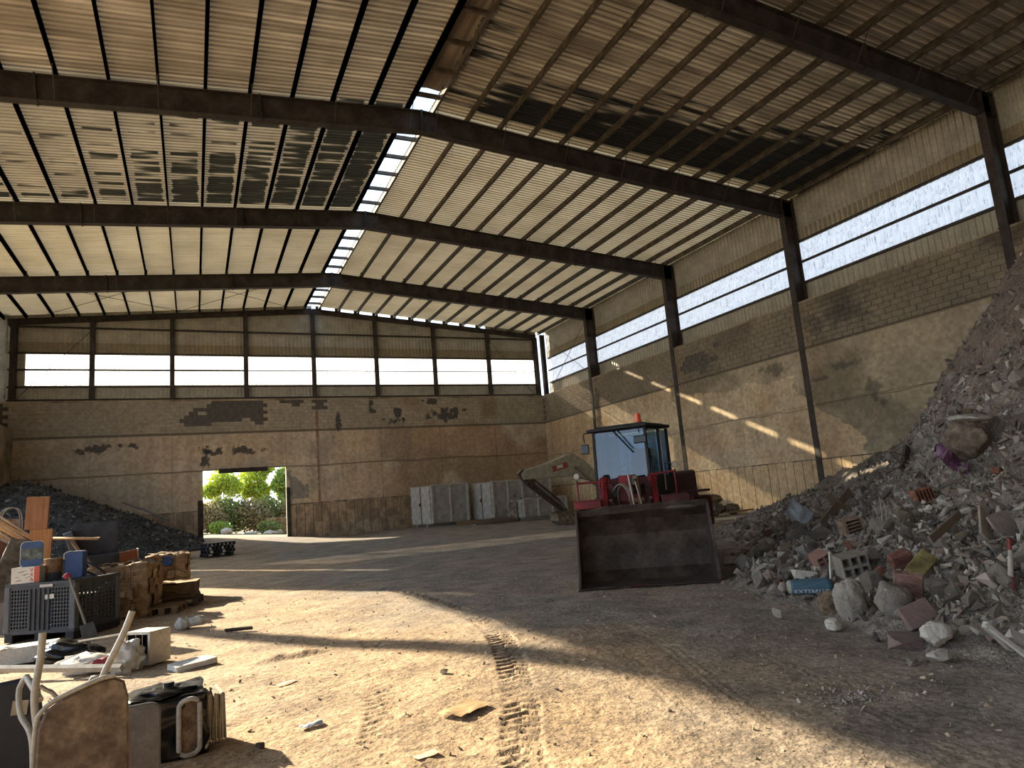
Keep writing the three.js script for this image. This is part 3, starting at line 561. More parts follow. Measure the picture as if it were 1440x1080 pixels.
  mesh('step', rear([bx(0.28, 0.03, 0.4, 0.75, 0.9, 0.1), bx(0.28, 0.03, 0.36, 0.78, 0.55, 0.1), bx(0.02, 0.5, 0.02, 0.7, 0.75, -0.1)]), mBlack, L);
  // cab
  const w = 0.575, d = 0.66, y0 = 1.28, y1 = 2.8, P = 0.06;
  const post = (x, z, x2 = x, z2 = z) => beam([x, y0, z], [x2, y1, z2], P, P, 0, 0.01);
  const cab = mesh('cab', rear([post(-w, d, -w * 0.97, d * 0.93), post(w, d, w * 0.97, d * 0.93), post(-w, -d), post(w, -d), post(w, -0.12), post(-w, -0.12), bx(2 * w, 0.5, 0.05, 0, 1.55, d - 0.02), bx(2 * w, 0.55, 0.05, 0, 1.55, -d), bx(0.05, 0.52, 2 * d, -w, 1.54, 0), bx(0.05, 0.52, 2 * d, w, 1.54, 0), bx(2 * w, 0.05, 2 * d, 0, 1.3, 0)]), mBlack, L);
  mesh('cab_roof', rear([bx(2 * w + 0.16, 0.07, 2 * d + 0.2, 0, 2.83, 0.02, 0.02, 0, 0, 0.03), bx(2 * w - 0.1, 0.04, 2 * d - 0.1, 0, 2.88, 0, 0.02, 0, 0, 0.015)]), mBlack, cab);
  mesh('windscreen', rear([bx(2 * w - P, 1.0, 0.012, 0, 2.3, d - 0.025, -0.03)]), mGlass, cab);
  mesh('side_window', rear([bx(0.012, 0.95, d - 0.2, w, 2.28, 0.28)]), mGlass, cab);
  mesh('side_window', rear([bx(0.012, 0.95, d - 0.2, w, 2.28, -0.4)]), mGlass, cab);
  mesh('side_window', rear([bx(0.012, 0.95, 2 * d - 0.2, -w, 2.28, 0)]), mGlass, cab);
  mesh('rear_window', rear([bx(2 * w - P, 0.95, 0.012, 0, 2.28, -d)]), mGlass, cab);
  mesh('door_bar', rear([cy([w + 0.05, 1.5, -0.1], [w + 0.05, 2.7, -0.1], 0.018), cy([w + 0.04, 2.05, -0.1], [w + 0.04, 2.05, -0.6], 0.014)]), mRodSteel, cab);
  mesh('seat', rear([bx(0.48, 0.14, 0.48, 0.05, 1.72, -0.2, 0, 0, 0, 0.05), bx(0.46, 0.68, 0.13, 0.05, 2.08, -0.42, -0.12, 0, 0, 0.05)]), mBlack, L);
  mesh('steering_wheel', rear([put(new THREE.TorusGeometry(0.19, 0.016, 8, 24), 0, 2.02, 0.25, -1.0), cy([0, 1.5, 0.4], [0, 2.02, 0.25], 0.03)]), mBlack, L);
  mesh('wiper', rear([cy([-0.12, 2.78, d], [0.28, 2.3, d + 0.02], 0.01), cy([-0.02, 2.78, d], [0.3, 2.36, d + 0.02], 0.008)]), mBlack, cab);
  const bc = mesh('beacon', rear([cy([0.38, 2.9, 0.45], [0.38, 2.94, 0.45], 0.075), cy([0.38, 2.94, 0.45], [0.38, 3.08, 0.45], 0.062, 0.055, 14)]), mat(0xd8531c, { rough: 0.3, map: null }), cab, 'orange warning beacon');
  for (const [x, y, z, x1] of [[-w - 0.14, 2.45, d + 0.1, -w], [w - 0.02, 2.52, d + 0.28, w]]) {
    mesh('mirror_arm', rear([tb([[x1, 2.78, d], [x, 2.76, z], [x, y + 0.13, z]], 0.011, 12, 5)]), mBlack, cab);
    mesh('mirror', rear([bx(x > 0 ? 0.26 : 0.17, x > 0 ? 0.15 : 0.2, 0.045, x, y, z, 0, 0.1, 0, 0.02)]), mMirror, cab);
  }
}
// ---------- excavator behind the loader
{
  const mCream = mat(0xb3aa90, { rough: 0.7, s: 0.9, map: tMott, bump: 0.003 }), mMud = mat(0x54483a, { s: 0.5, map: tGrime, bump: 0.006 });
  const E = thing('excavator', 'dusty cream crawler excavator with folded boom parked behind the red loader', 'excavator', 14.1, 0, 14.2);
  const o = (x, y) => [x - 14.1, y];
  const boom = mesh('boom', poly([o(13.4, 1.35), o(13.0, 1.2), o(11.7, 2.1), o(10.5, 2.42), o(9.0, 2.42), o(7.62, 2.4), o(7.5, 2.68), o(7.66, 2.86), o(9.0, 3.15), o(10.15, 3.52), o(10.5, 3.58), o(10.85, 3.42), o(12.1, 2.45)], 0.3, 0.03), mCream, E);
  boom.position.z = 0.1;
  mesh('boom_pipe', [tb([[o(7.7, 0)[0], 2.9, 0.05], [o(9, 0)[0], 3.2, 0.05], [o(10.2, 0)[0], 3.58, 0.05], [o(10.6, 0)[0], 3.6, 0.05], [o(11.6, 0)[0], 2.9, 0.05]], 0.025, 30, 6)], mCream, boom);
  const dec = canvasTex(256, 96, (c, W2, H2) => { c.fillStyle = '#8f4436'; c.fillRect(0, 0, W2, H2); c.fillStyle = '#a39a80'; c.fillRect(70, 8, 110, 62); c.fillStyle = '#d8d4c6'; c.font = 'bold 58px sans-serif'; c.textAlign = 'center'; c.fillText('SKJ', 124, 60); });
  { const g = new THREE.PlaneGeometry(0.92, 0.3); g.userData.ready = true; const d = mesh('emblem', g, new THREE.MeshStandardMaterial({ map: dec, roughness: 0.8 }), boom, 'faded red emblem with white letters'); d.position.set(o(9.75, 0)[0], 2.94, 0.156); d.rotation.z = 0.22; }
  mesh('boom_cylinder', [cy([o(12.6, 0)[0], 1.2, 0.35], [o(11.2, 0)[0], 2.3, 0.35], 0.08), cy([o(11.2, 0)[0], 2.3, 0.35], [o(10.6, 0)[0], 2.85, 0.35], 0.045), cy([o(10.6, 0)[0], 2.85, -0.15], [o(10.6, 0)[0], 2.85, 0.42], 0.06)], mRodSteel, E);
  const stick = mesh('stick', poly([o(7.35, 2.72), o(7.62, 2.95), o(8.1, 2.55), o(9.55, 1.35), o(10.02, 0.72), o(9.82, 0.6), o(9.15, 1.1), o(7.75, 2.2)], 0.26, 0.03), mMud, E); stick.position.z = 0.1;
  mesh('stick_cylinder', [cy([o(8.2, 0)[0], 2.2, 0.3], [o(9.0, 0)[0], 1.5, 0.3], 0.06), cy([o(9.0, 0)[0], 1.5, 0.3], [o(9.75, 0)[0], 0.85, 0.3], 0.035)], mRodSteel, stick);
  const bp = [o(9.2, 0.62), o(9.25, 0.25), o(9.55, 0.02), o(10.0, 0.0), o(10.4, 0.16), o(10.42, 0.5), o(10.2, 0.72), o(9.9, 0.8)];
  const bk = mesh('digging_bucket', [poly([...bp.slice(0, 8), ...bp.slice(0, 8).map(([x, y]) => [x * 0.9 + o(9.85, 0)[0] * 0.1, y * 0.9 + 0.05]).reverse()], 0.9), put(poly(bp, 0.03), 0, 0, 0.44), put(poly(bp, 0.03), 0, 0, -0.44)], mat(0x8a8069, { s: 0.6, map: tGrime }), E);
  bk.position.z = 0.1;
  // house, cab, tracks
  mesh('house', [bx(2.5, 0.85, 2.0, 0.75, 1.45, 0, 0, 0, 0, 0.08), bx(0.7, 1.0, 2.0, 1.75, 1.45, 0, 0, 0, 0, 0.15)], mCream, E);
  mesh('slew_ring', cy([0.3, 0.75, 0], [0.3, 1.05, 0], 0.6, 0.6, 24), mBlack, E);
  const cb = mesh('cab', [beam([-0.45, 1.0, 0.05], [-0.4, 2.3, 0.05], 0.08, 0.08), beam([-0.45, 1.0, 0.95], [-0.4, 2.3, 0.95], 0.08, 0.08), beam([0.75, 1.0, 0.05], [0.75, 2.3, 0.05], 0.08, 0.08), beam([0.75, 1.0, 0.95], [0.75, 2.3, 0.95], 0.08, 0.08), bx(1.3, 0.08, 1.05, 0.17, 2.33, 0.5, 0, 0, 0, 0.03), bx(1.25, 0.5, 0.04, 0.17, 1.3, 0.97)], mCream, E);
  mesh('cab_glass', [bx(1.1, 0.8, 0.01, 0.17, 1.9, 0.96), bx(0.01, 1.0, 0.8, -0.42, 1.8, 0.5), bx(0.01, 0.8, 0.8, 0.75, 1.9, 0.5)], mGlass, cb);
  for (const s of [-1, 1]) {
    const t = mesh('track', [poly([[-1.5, 0.1], [-1.3, 0], [1.3, 0], [1.5, 0.1], [1.62, 0.38], [1.5, 0.66], [1.3, 0.76], [-1.3, 0.76], [-1.5, 0.66], [-1.62, 0.38]], 0.42, 0.02)], mMud, E); t.position.set(0.4, 0, s * 0.85);
    const gr = []; for (let i = 0; i < 15; i++) gr.push(bx(0.06, 0.04, 0.44, -1.3 + i * 0.186, 0.78, 0), bx(0.06, 0.03, 0.44, -1.3 + i * 0.186, 0.012, 0)); mesh('track_shoe', gr, mMud, t).userData.kind = 'stuff';
  }
  mesh('undercarriage', bx(1.6, 0.4, 1.4, 0.4, 0.5, 0), mMud, E);
}
// ---------- steel skips along the back wall
function skip(name, label, x, z, ry, len, hgt, wid, yb) {
  const mS = mat(0xbdb8ac, { rough: 0.75, s: 1.7, map: tMott, bump: 0.002 }), mR = mat(0xcbc6bb, { rough: 0.75, s: 1.2, map: tMott });
  const S = thing(name, label, 'skip', x, yb, z, ry, 'roll-off skips by the back wall');
  const h = hgt, y0 = 0.2;
  mesh('side_wall', bx(len, h - y0, 0.05, len / 2, (h + y0) / 2, 0.0), mS, S); mesh('side_wall', bx(len, h - y0, 0.05, len / 2, (h + y0) / 2, -wid), mS, S);
  mesh('end_wall', bx(0.05, h - y0, wid, len, (h + y0) / 2, -wid / 2), mS, S);
  mesh('skip_floor', bx(len, 0.05, wid, len / 2, y0, -wid / 2), mS, S);
  for (const f of [0.25, 0.75]) mesh('runner', bx(len, 0.2, 0.12, len / 2, 0.1, -wid * f), mS, S);
  mesh('top_rail', [bx(len, 0.1, 0.12, len / 2, h, 0.02, 0, 0, 0, 0.02), bx(len, 0.1, 0.12, len / 2, h, -wid - 0.02, 0, 0, 0, 0.02), bx(0.12, 0.1, wid, len, h, -wid / 2)], mR, S);
  const nr = Math.round(len / 1.35); for (let i = 0; i <= nr; i++) mesh('rib', bx(i % nr ? 0.11 : 0.16, h - y0, 0.16, 0.08 + i * (len - 0.16) / nr, (h + y0) / 2, 0.06, 0, 0, 0, 0.015), mR, S);
  for (let k = 1; k < 5; k++) mesh('stiffener', bx(len - 0.1, 0.06, 0.06, len / 2, y0 + k * (h - y0) / 5, 0.05), mS, S);
  for (const s of [0, 1]) {                                   // two-leaf end door
    const d = mesh('door', bx(0.06, h - y0 - 0.04, wid / 2 - 0.02, -0.02, (h + y0) / 2, -wid * (0.25 + 0.5 * s)), mR, S);
    for (let k = 1; k < 6; k++) mesh('door_rib', bx(0.05, 0.06, wid / 2 - 0.1, -0.06, y0 + k * (h - y0) / 6, -wid * (0.25 + 0.5 * s), 0, 0, 0, 0.01), mR, d);
    for (const f of [0.2, 0.5, 0.8]) mesh('hinge', cy([-0.06, y0 + f * (h - y0) - 0.07, s ? -wid - 0.03 : 0.03], [-0.06, y0 + f * (h - y0) + 0.07, s ? -wid - 0.03 : 0.03], 0.035), mS, d);
  }
  mesh('latch', [bx(0.08, 0.22, 0.12, -0.1, h * 0.55, -wid / 2), cy([-0.09, y0, -wid / 2 + 0.1], [-0.09, h - 0.1, -wid / 2 + 0.1], 0.022)], mRust, S);
  return S;
}
skip('skip_container', 'tall white ribbed skip farthest left, nearest the doorway', 6.15, 3.9, 0.27, 2.9, 2.55, 2.2, 0.18);
skip('skip_container', 'tall white ribbed skip in the middle, partly behind the excavator arm', 9.95, 4.7, 0.2, 4.9, 2.5, 2.2, 0.18);
skip('skip_container', 'low white skip filled with scrap in front of the tall skips', 11.2, 6.5, 0.12, 3.4, 1.3, 1.15, 0.12);
{
  const p = thing('steel_post', 'pale steel gate post standing at the corner of the low skip', 'post', 10.8, 0.12, 6.2); const m = mat(0xb2aea5, { s: 0.8, map: tGrime });
  mesh('upright', [bx(0.42, 1.35, 0.1, -0.25, 0.68, 0, 0, 0, 0, 0.02), bx(0.16, 1.72, 0.14, 0.05, 0.86, 0, 0, 0, 0, 0.02)], m, p); mesh('lug', bx(0.1, 0.14, 0.12, 0.0, 1.55, 0.1), mRust, p);
  const R = rngOf(31);
  for (let i = 0; i < 9; i++) { const x = 11.55 + i * 0.32, z = 5.95 - 0.04 * i; tag(mesh('scrap_lump', [put(lump(0.15 + 0.03 * R(), 0.14 + 0.1 * R(), 0.26, 2, 0.45, 1.8, i * 3.3 + 1), x, 1.3, z)], mat([0x4b4438, 0x5b5242, 0x3d3a30][i % 3], { s: 0.5, bump: 0.01 })), ['leftmost', 'second', 'third', 'fourth', 'fifth', 'sixth', 'seventh', 'eighth', 'ninth'][i] + (i ? ' from the left' : '') + ' dark lump of scrap over the low skip rim', 'scrap', 'scrap in the low skip'); }
  tag(mesh('timber_baulk', [bx(1.6, 0.22, 0.24, 8.35, ground(8.35, 5) + 0.12, 4.7, 0, -0.15, 0.02, 0.02)], mat(0x8a7656, { map: tWood, s: 1 })), 'squared timber lying in front of the tall left skip', 'timber');
  tag(mesh('earth_mound', [put(lump(1.5, 0.35, 0.6, 3, 0.3, 1.4, 8, -0.05), 9.7, 0.1, 6.1)], mat(0x6b5c48, { s: 1.4, bump: 0.03 })), 'low mound of brown dirt at the foot of the middle skip', 'mound');
  tag(mesh('steel_bar', [cy([9.55, 0.1, 5.9], [9.7, 1.15, 5.95], 0.02, 0.02, 6)], mRust), 'thin rusty bar sticking out of the dirt by the skips', 'bar');
}
// ---------- rubble heap against the right wall
const HC = [14.5, 42.5], TOE = [[15.5, 21.5], [12.8, 24.5], [4.53, 32.76], [1.67, 35.48], [0.25, 36.74], [-0.15, 37.73], [-0.54, 38.62], [-0.65, 39.27], [-1.18, 40.18], [-1.43, 40.84], [-1.6, 41.4], [-1.6, 42.5], [-1.2, 45], [0, 48], [3, 52], [9, 55], [16, 56]]
  .map(([x, z]) => [Math.atan2(x - HC[0], HC[1] - z), Math.hypot(x - HC[0], z - HC[1])]).sort((a, b) => a[0] - b[0]);
function interp(t, x) { if (x <= t[0][0]) return t[0][1]; for (let i = 1; i < t.length; i++) if (x <= t[i][0]) return mix(t[i - 1][1], t[i][1], (x - t[i - 1][0]) / (t[i][0] - t[i - 1][0])); return t[t.length - 1][1]; }
const smax = (a, b, k) => { const h = clamp(0.5 + 0.5 * (a - b) / k); return b + (a - b) * h + k * h * (1 - h); };
function heapBase(x, z) {
  const a = Math.atan2(x - HC[0], HC[1] - z), S = 1 - Math.hypot(x - HC[0], z - HC[1]) / interp(TOE, a);
  const foot = 2.5 * Math.min(1, S) + 0.25 * clamp(S * 12), core = 8.6 - 1.8 * Math.max(0, Math.hypot((x - 15) * 0.6, z - 40) - 3);
  const berm = 2.7 - 0.6 * Math.max(0, 16.2 - x) - 0.34 * Math.max(0, 29.2 - z) - 1.5 * Math.max(0, z - 32);
  return S > -0.3 || berm > 0 ? smax(smax(foot, core, 1.0), berm, 0.5) : -1;
}
function heapY(x, z) {
  const h = heapBase(x, z); if (h < -0.4) return -0.5;
  const k = ss(-0.1, 0.9, h), c = fbm(x * 1.1 + 30, z * 1.1, 4) - 0.5, f = fbm(x * 4.5, z * 4.5 + 9, 3) - 0.5, t = Math.abs(fbm(x * 9 + 4, z * 9, 2) - 0.5);
  return h + k * (0.55 * c + 0.2 * f) + 0.13 * t + 0.05 * f;
}
const RB = rngOf(101);
{
  const xs = lines([[-2.6, 0.06], [6, 0.11], [16.7, 1]]), zs = lines([[19.5, 0.16], [30, 0.075], [43.5, 0.25], [57, 1]]);
  const g = vcol(gridMesh(xs, zs, (x, z) => Math.max(heapY(x, z), -0.25), (x, z) => heapBase(x, z) > -0.12), (x, y, z) => {
    const n = fbm(x * 2.2, z * 2.2, 4), s = fbm(x * 9, z * 9, 2); let c = mix3([0.205, 0.178, 0.15], [0.36, 0.325, 0.285], clamp(n * 1.5 - 0.25 + (s - 0.5)));
    return mix3(c, mix3([0.2, 0.15, 0.12], [0.31, 0.24, 0.19], n), ss(2.3, 3.6, y + 1.4 * (n - 0.5)) * 0.9);
  });
  const h = shade(new THREE.Mesh(g, new THREE.MeshStandardMaterial({ vertexColors: true, map: rep(tSoil, 1.7), bumpMap: rep(bSoil, 1.1), bumpScale: 0.03, roughness: 0.97, side: THREE.DoubleSide })));
  h.name = 'rubble_heap'; scene.add(h); tag(h, 'great grey heap of demolition rubble and soil against the right wall', 'rubble heap'); h.userData.kind = 'stuff';
}
function chunkGeo(seed, sx, sy, sz, n = 13, flat = 0) {
  const r = rngOf(seed), pts = [];
  for (let i = 0; i < n; i++) { const a = r() * 2 * Math.PI, z = r() * 2 - 1, q = Math.sqrt(1 - z * z), k = 0.75 + 0.25 * r(); let y = z * k; if (flat) y = z > 0 ? 1 : -1; pts.push(V(q * Math.cos(a) * k * sx + (flat ? (r() - 0.5) * 0.3 * sx : 0), y * sy, q * Math.sin(a) * k * sz + (flat ? (r() - 0.5) * 0.3 * sz : 0))); }
  return ready([new ConvexGeometry(pts)]);
}
const chunkG = [...Array(12)].map((_, i) => chunkGeo(i * 17 + 3, 0.5, 0.36 + 0.1 * (i % 3), 0.44));
const slabG = [...Array(8)].map((_, i) => chunkGeo(i * 29 + 7, 0.6, 0.1 + 0.04 * (i % 3), 0.45, 12, 1));
const mChunk = [0x8d8477, 0x7a7165, 0x9c9386, 0x6a6258, 0x81745f, 0xa89f91].map((c) => mat(c, { s: 0.7, map: tMott, bump: 0.012, bs: 0.35 }));
const mBrickRed = [0x8d5e4b, 0x7a5546, 0x96705c].map((c) => mat(c, { s: 0.5, map: tGrime, bump: 0.008 }));
const mTile = [0xb7afa3, 0x9c8478, 0x8f8a83, 0xc4bdb0, 0x7e6a62].map((c) => mat(c, { s: 0.6, bump: 0.004 }));
function surfPoint(x, z) { return Math.max(heapY(x, z), floorY(x, z)); }
// a small gap list keeps the big pieces from standing inside each other
const taken = [];
const free = (x, z, r) => taken.every(([a, b, c]) => Math.hypot(x - a, z - b) > (r + c) * 0.8);
function spot(R, near) {
  for (let k = 0; k < 60; k++) {
    const z = 33 + 10.2 * Math.pow(R(), near ? 0.55 : 0.75), a0 = -1.9, x = a0 + (near ? 3.6 : 7.5) * Math.pow(R(), 1.2) + Math.max(0, 38 - z) * 0.95;
    const h = heapBase(x, z); if (h < (near ? -0.02 : 0.1) || x > 9) continue; return [x, z, h];
  }
  return null;
}
const specials = [];
function claim(x, z, r) { taken.push([x, z, r]); return [x, surfPoint(x, z), z]; }
function rock(a, b, c, seed) {                            // knocked-off facets with a rough skin
  const r = rngOf(seed * 31 + 5), pl = [...Array(11)].map(() => { const u = r() * 2 - 1, t = r() * 6.28, q = Math.sqrt(1 - u * u); return [q * Math.cos(t), u, q * Math.sin(t), 0.62 + 0.28 * r()]; });
  let g = new THREE.IcosahedronGeometry(1, 9); g.deleteAttribute('uv'); g.deleteAttribute('normal'); g = mergeVertices(g, 1e-4); const p = g.attributes.position;
  for (let i = 0; i < p.count; i++) { let x = p.getX(i), y = p.getY(i), z = p.getZ(i), k = 1; for (const [nx, ny, nz, d] of pl) { const t = x * nx + y * ny + z * nz; if (t > 0) k = Math.min(k, d / t); } k *= 1 + 0.3 * (noise3(x * 3.5 + seed, y * 3.5, z * 3.5) - 0.5) + 0.16 * (noise3(x * 9, y * 9 + seed, z * 9) - 0.5) + 0.09 * (noise3(x * 21, y * 21 + seed, z * 21) - 0.5); p.setXYZ(i, x * k * a, y * k * b, z * k * c); }
  g.computeVertexNormals(); return g;
}
// ---------- pieces of the heap that can be told apart
const cement = (() => {
  const [x, y, z] = claim(-0.38, 38.95, 0.55), t = thing('cement_bag', 'blue paper sack with white lettering lying at the foot of the rubble heap', 'sack', x, y + 0.04, z, -0.8);
  const tex = canvasTex(512, 256, (c, w, h) => { c.fillStyle = '#3f5c6a'; c.fillRect(0, 0, w, h); c.fillStyle = '#8c877c'; c.fillRect(0, 0, 60, h); c.fillStyle = '#b9c4c8'; c.font = 'bold 84px sans-serif'; c.textAlign = 'left'; c.fillText('EXTIMUO', 84, 210); c.fillStyle = 'rgba(150,140,125,0.5)'; for (let i = 0; i < 60; i++) c.fillRect((i * 97) % w, (i * 53) % h, 26, 5); });
  let g = new THREE.CapsuleGeometry(0.1, 0.36, 8, 20); g.rotateZ(Math.PI / 2); const p = g.attributes.position, uv = new Float32Array(p.count * 2);
  for (let i = 0; i < p.count; i++) { const q = [p.getX(i), p.getY(i), p.getZ(i)]; uv[i * 2] = q[0] / 0.56 + 0.5; uv[i * 2 + 1] = q[1] / 0.2 + 0.5; p.setXYZ(i, q[0], q[1] * (0.95 + 0.2 * (vnoise(q[0] * 20, 3) - 0.5)) + 0.09, q[2] * 1.3 + 0.015 * Math.sin(q[0] * 30)); }
  g.setAttribute('uv', new THREE.BufferAttribute(uv, 2)); g.computeVertexNormals(); g.userData.ready = true;
  mesh('sack', g, new THREE.MeshStandardMaterial({ map: tex, roughness: 0.8 }), t); mesh('torn_end', put(lump(0.06, 0.07, 0.1, 2, 0.4, 3, 2), -0.3, 0.09, -0.02), mat(0x9a9184, { s: 0.3 }), t);
  return t;
})();
const one = (name, label, cat, geoms, m, x, z, dy = 0, r = 0.2, ry = 0, group) => { const [px, py, pz] = claim(x, z, r); const o = mesh(name, geoms, m); o.position.set(px, py + dy, pz); o.rotation.y = ry; return tag(o, label, cat, group); };
one('lime_lump', 'larger white lime lump on the floor at the heap edge', 'stone', [rock(0.15, 0.11, 0.12, 4)], mat(0xcdc7ba, { s: 0.3, bump: 0.01 }), -1.5, 41.3, 0.1, 0.2);
one('lime_lump', 'small flat white lime lump just in front of the larger one', 'stone', [rock(0.13, 0.05, 0.09, 9)], mat(0xcdc7ba, { s: 0.3, bump: 0.01 }), -1.78, 41.5, 0.05, 0.15);
one('lime_lump', 'white stone on the floor between the boulders and camera', 'stone', [rock(0.1, 0.07, 0.08, 19)], mat(0xcfc8b8, { s: 0.3, bump: 0.01 }), -1.35, 40.1, 0.06, 0.15);
one('boulder', 'brownish boulder of lumpy concrete right of the blue sack', 'boulder', [rock(0.2, 0.17, 0.17, 5)], mat(0x94826d, { s: 0.6, map: tGrime, bump: 0.02 }), -0.72, 39.55, 0.12, 0.3);
one('boulder', 'tall pale grey boulder at the front of the heap', 'boulder', [rock(0.17, 0.24, 0.16, 15)], mat(0xa29a8e, { s: 0.6, bump: 0.015 }), -0.95, 40.0, 0.2, 0.27);
one('boulder', 'grey boulder leaning over the floor right of the tall one', 'boulder', [rock(0.19, 0.2, 0.17, 25)], mat(0x8d857a, { s: 0.6, bump: 0.02 }), -1.02, 40.55, 0.16, 0.27);
function hollowBrick(w, h, d, nx, ny) { const holes = [], a = w / nx, b = h / ny; for (let i = 0; i < nx; i++) for (let j = 0; j < ny; j++) { const x0 = -w / 2 + i * a + a * 0.14, x1 = x0 + a * 0.72, y0 = -h / 2 + j * b + b * 0.14, y1 = y0 + b * 0.72; holes.push([[x0, y0], [x0, y1], [x1, y1], [x1, y0]]); } return poly([[-w / 2, -h / 2], [w / 2, -h / 2], [w / 2, h / 2], [-w / 2, h / 2]], d, 0, holes); }
const hb = (label, x, z, dy, w, h, d, nx, ny, m, e) => { const o = one('hollow_brick', label, 'brick', [hollowBrick(w, h, d, nx, ny)], m, x, z, dy, 0.2); o.rotation.set(...e); return o; };
hb('dusty terracotta hollow brick showing its ribbed end in the heap', 1.95, 37.75, 0.12, 0.3, 0.26, 0.3, 1, 5, mat(0xa28d7c, { s: 0.4, map: tGrime }), [0.1, -0.5, 0.25]);
hb('small orange hollow brick with upright slots high on the heap', 2.8, 38.4, 0.12, 0.26, 0.24, 0.2, 5, 1, mat(0x9a6a52, { s: 0.4, map: tGrime }), [-0.2, -0.5, 0.05]);
hb('grey hollow block with two rows of holes beside the boulders', 0.1, 39.2, 0.14, 0.32, 0.26, 0.3, 3, 2, mat(0x8f877b, { s: 0.4 }), [0.1, -0.5, 0.2]);
hb('pink hollow brick lying at the foot beside the pale boulder', 0.55, 38.35, 0.1, 0.2, 0.2, 0.28, 2, 3, mat(0x9c7666, { s: 0.4 }), [0.2, -0.4, 0.5]);
one('masonry_lump', 'red-faced lump of brick masonry beside a grey pane', 'masonry', [bx(0.24, 0.22, 0.16, 0, 0, 0, 0.3, -0.5, 0.5, 0.03)], mat(0x85594d, { s: 0.4, map: tGrime, bump: 0.01 }), 0.15, 39.85, 0.1, 0.2);
one('painted_shard', 'olive-yellow painted slab of plaster tilted in the heap', 'slab', [bx(0.3, 0.18, 0.08, 0, 0, 0, -0.5, -0.6, 0.45, 0.015)], mat(0x8f8856, { s: 0.5, map: tGrime }), -0.15, 40.3, 0.12, 0.26);
one('painted_shard', 'pink painted slab standing on edge above the floor', 'slab', [bx(0.07, 0.38, 0.26, 0, 0, 0, 0.2, 0.5, 0.35, 0.01)], mat(0x987a70, { s: 0.5, map: tGrime }), -0.75, 40.55, 0.14, 0.2);
one('painted_shard', 'mauve-grey slab with a pale joint leaning at the heap front', 'slab', [bx(0.3, 0.21, 0.07, 0, 0, 0, -0.5, -0.5, 0.1, 0.015), bx(0.015, 0.215, 0.075, 0.06, 0, 0.03, -0.5, -0.5, 0.1)], mat(0x8b736b, { s: 0.5 }), -1.15, 40.9, 0.1, 0.25);
one('painted_shard', 'mauve slab lying flat in front of the leaning one', 'slab', [put(chunkGeo(5, 0.3, 0.04, 0.22, 12, 1).clone(), 0, 0, 0, 0.15, 0.4, 0.05)], mat(0x84716b, { s: 0.5 }), -1.45, 41.0, 0.05, 0.25);
{ const m = mat(0x8d8270, { map: tWood, s: 0.8 });
  const plank = (label, a, b, w, t, mm = m) => { const A = [a[0], surfPoint(a[0], a[1]) + a[2], a[1]], B = [b[0], surfPoint(b[0], b[1]) + b[2], b[1]]; return tag(mesh('plank', [beam(A, B, w, t)], mm), label, 'plank'); };
  plank('grey plank crossed by another on the far flank of the heap', [3.3, 36.0, 0.04], [5.16, 35.2, 0.42], 0.15, 0.035);
  plank('short grey plank lying across the longer one on the heap flank', [4.08, 35.52, 0.5], [4.74, 35.56, 0.06], 0.1, 0.03);
  plank('narrow batten sloping across the middle of the heap', [0.5, 40.0, 0.12], [1.9, 39.5, 0.22], 0.09, 0.03, mat(0x7d7263, { map: tWood, s: 0.6 }));
  plank('dark beam at the sunlit edge of the heap', [4.6, 36.85, 0.1], [5.2, 36.6, 0.08], 0.12, 0.06, mat(0x4a443c, { map: tWood, s: 0.6 }));
  plank('thin white lath standing upright behind the blue sack', [0.0, 38.95, -0.02], [0.02, 38.98, 0.36], 0.035, 0.02, mat(0xd9d4c8, { s: 0.4 }));
  plank('pale board end sticking out near the slotted brick', [1.2, 40.2, 0.15], [1.75, 39.9, 0.45], 0.17, 0.03, mat(0xaaa396, { map: tWood, s: 0.6 }));
  const st = thing('marker_stake', 'red and white plastic stake leaning at the right of the heap', 'stake', -0.5, surfPoint(-0.5, 41.4) - 0.02, 41.4);
  mesh('shaft', cy([0, 0.12, 0], [0.07, 0.36, 0], 0.024, 0.018, 10), mat(0xbdb3a4, { s: 0.4 }), st); mesh('red_foot', cy([-0.03, 0, 0], [0, 0.13, 0], 0.045, 0.03, 10), mat(0x7d4640, { s: 0.4 }), st); mesh('red_tip', cy([0.07, 0.36, 0], [0.09, 0.46, 0], 0.018, 0.012, 10), mat(0x8d433c, { s: 0.4 }), st);
}
{ const [x, y, z] = claim(3.9, 38.6, 0.5), t = thing('concrete_footing', 'round broken concrete base with a pale disc on top high on the heap', 'concrete base', x, y - 0.05, z, 0.3);
  mesh('core', put(rock(0.4, 0.36, 0.36, 33), 0, 0.18, 0), mat(0x85786b, { s: 0.6, map: tGrime, bump: 0.02 }), t);
  mesh('disc', put(rock(0.36, 0.07, 0.3, 3), -0.05, 0.52, 0.05, 0.12, 0, 0.05), mat(0xc6bfb2, { s: 0.6, bump: 0.01 }), t); }
function drape(w, d, n, amp, freq, seed, sag = 0) {        // crumpled sheet
  const g = new THREE.PlaneGeometry(w, d, n, n); g.rotateX(-Math.PI / 2); const p = g.attributes.position;
  for (let i = 0; i < p.count; i++) { const x = p.getX(i), z = p.getZ(i), q = Math.abs(fbm(x * freq + seed, z * freq, 4) - 0.5) * 2; p.setXYZ(i, x + amp * 0.5 * (fbm(z * freq + seed, x * freq + 5, 2) - 0.5), amp * q - sag * (x * x + z * z), z + amp * 0.5 * (fbm(x * freq + 8, z * freq + seed, 2) - 0.5)); }
  g.computeVertexNormals(); return g;
}
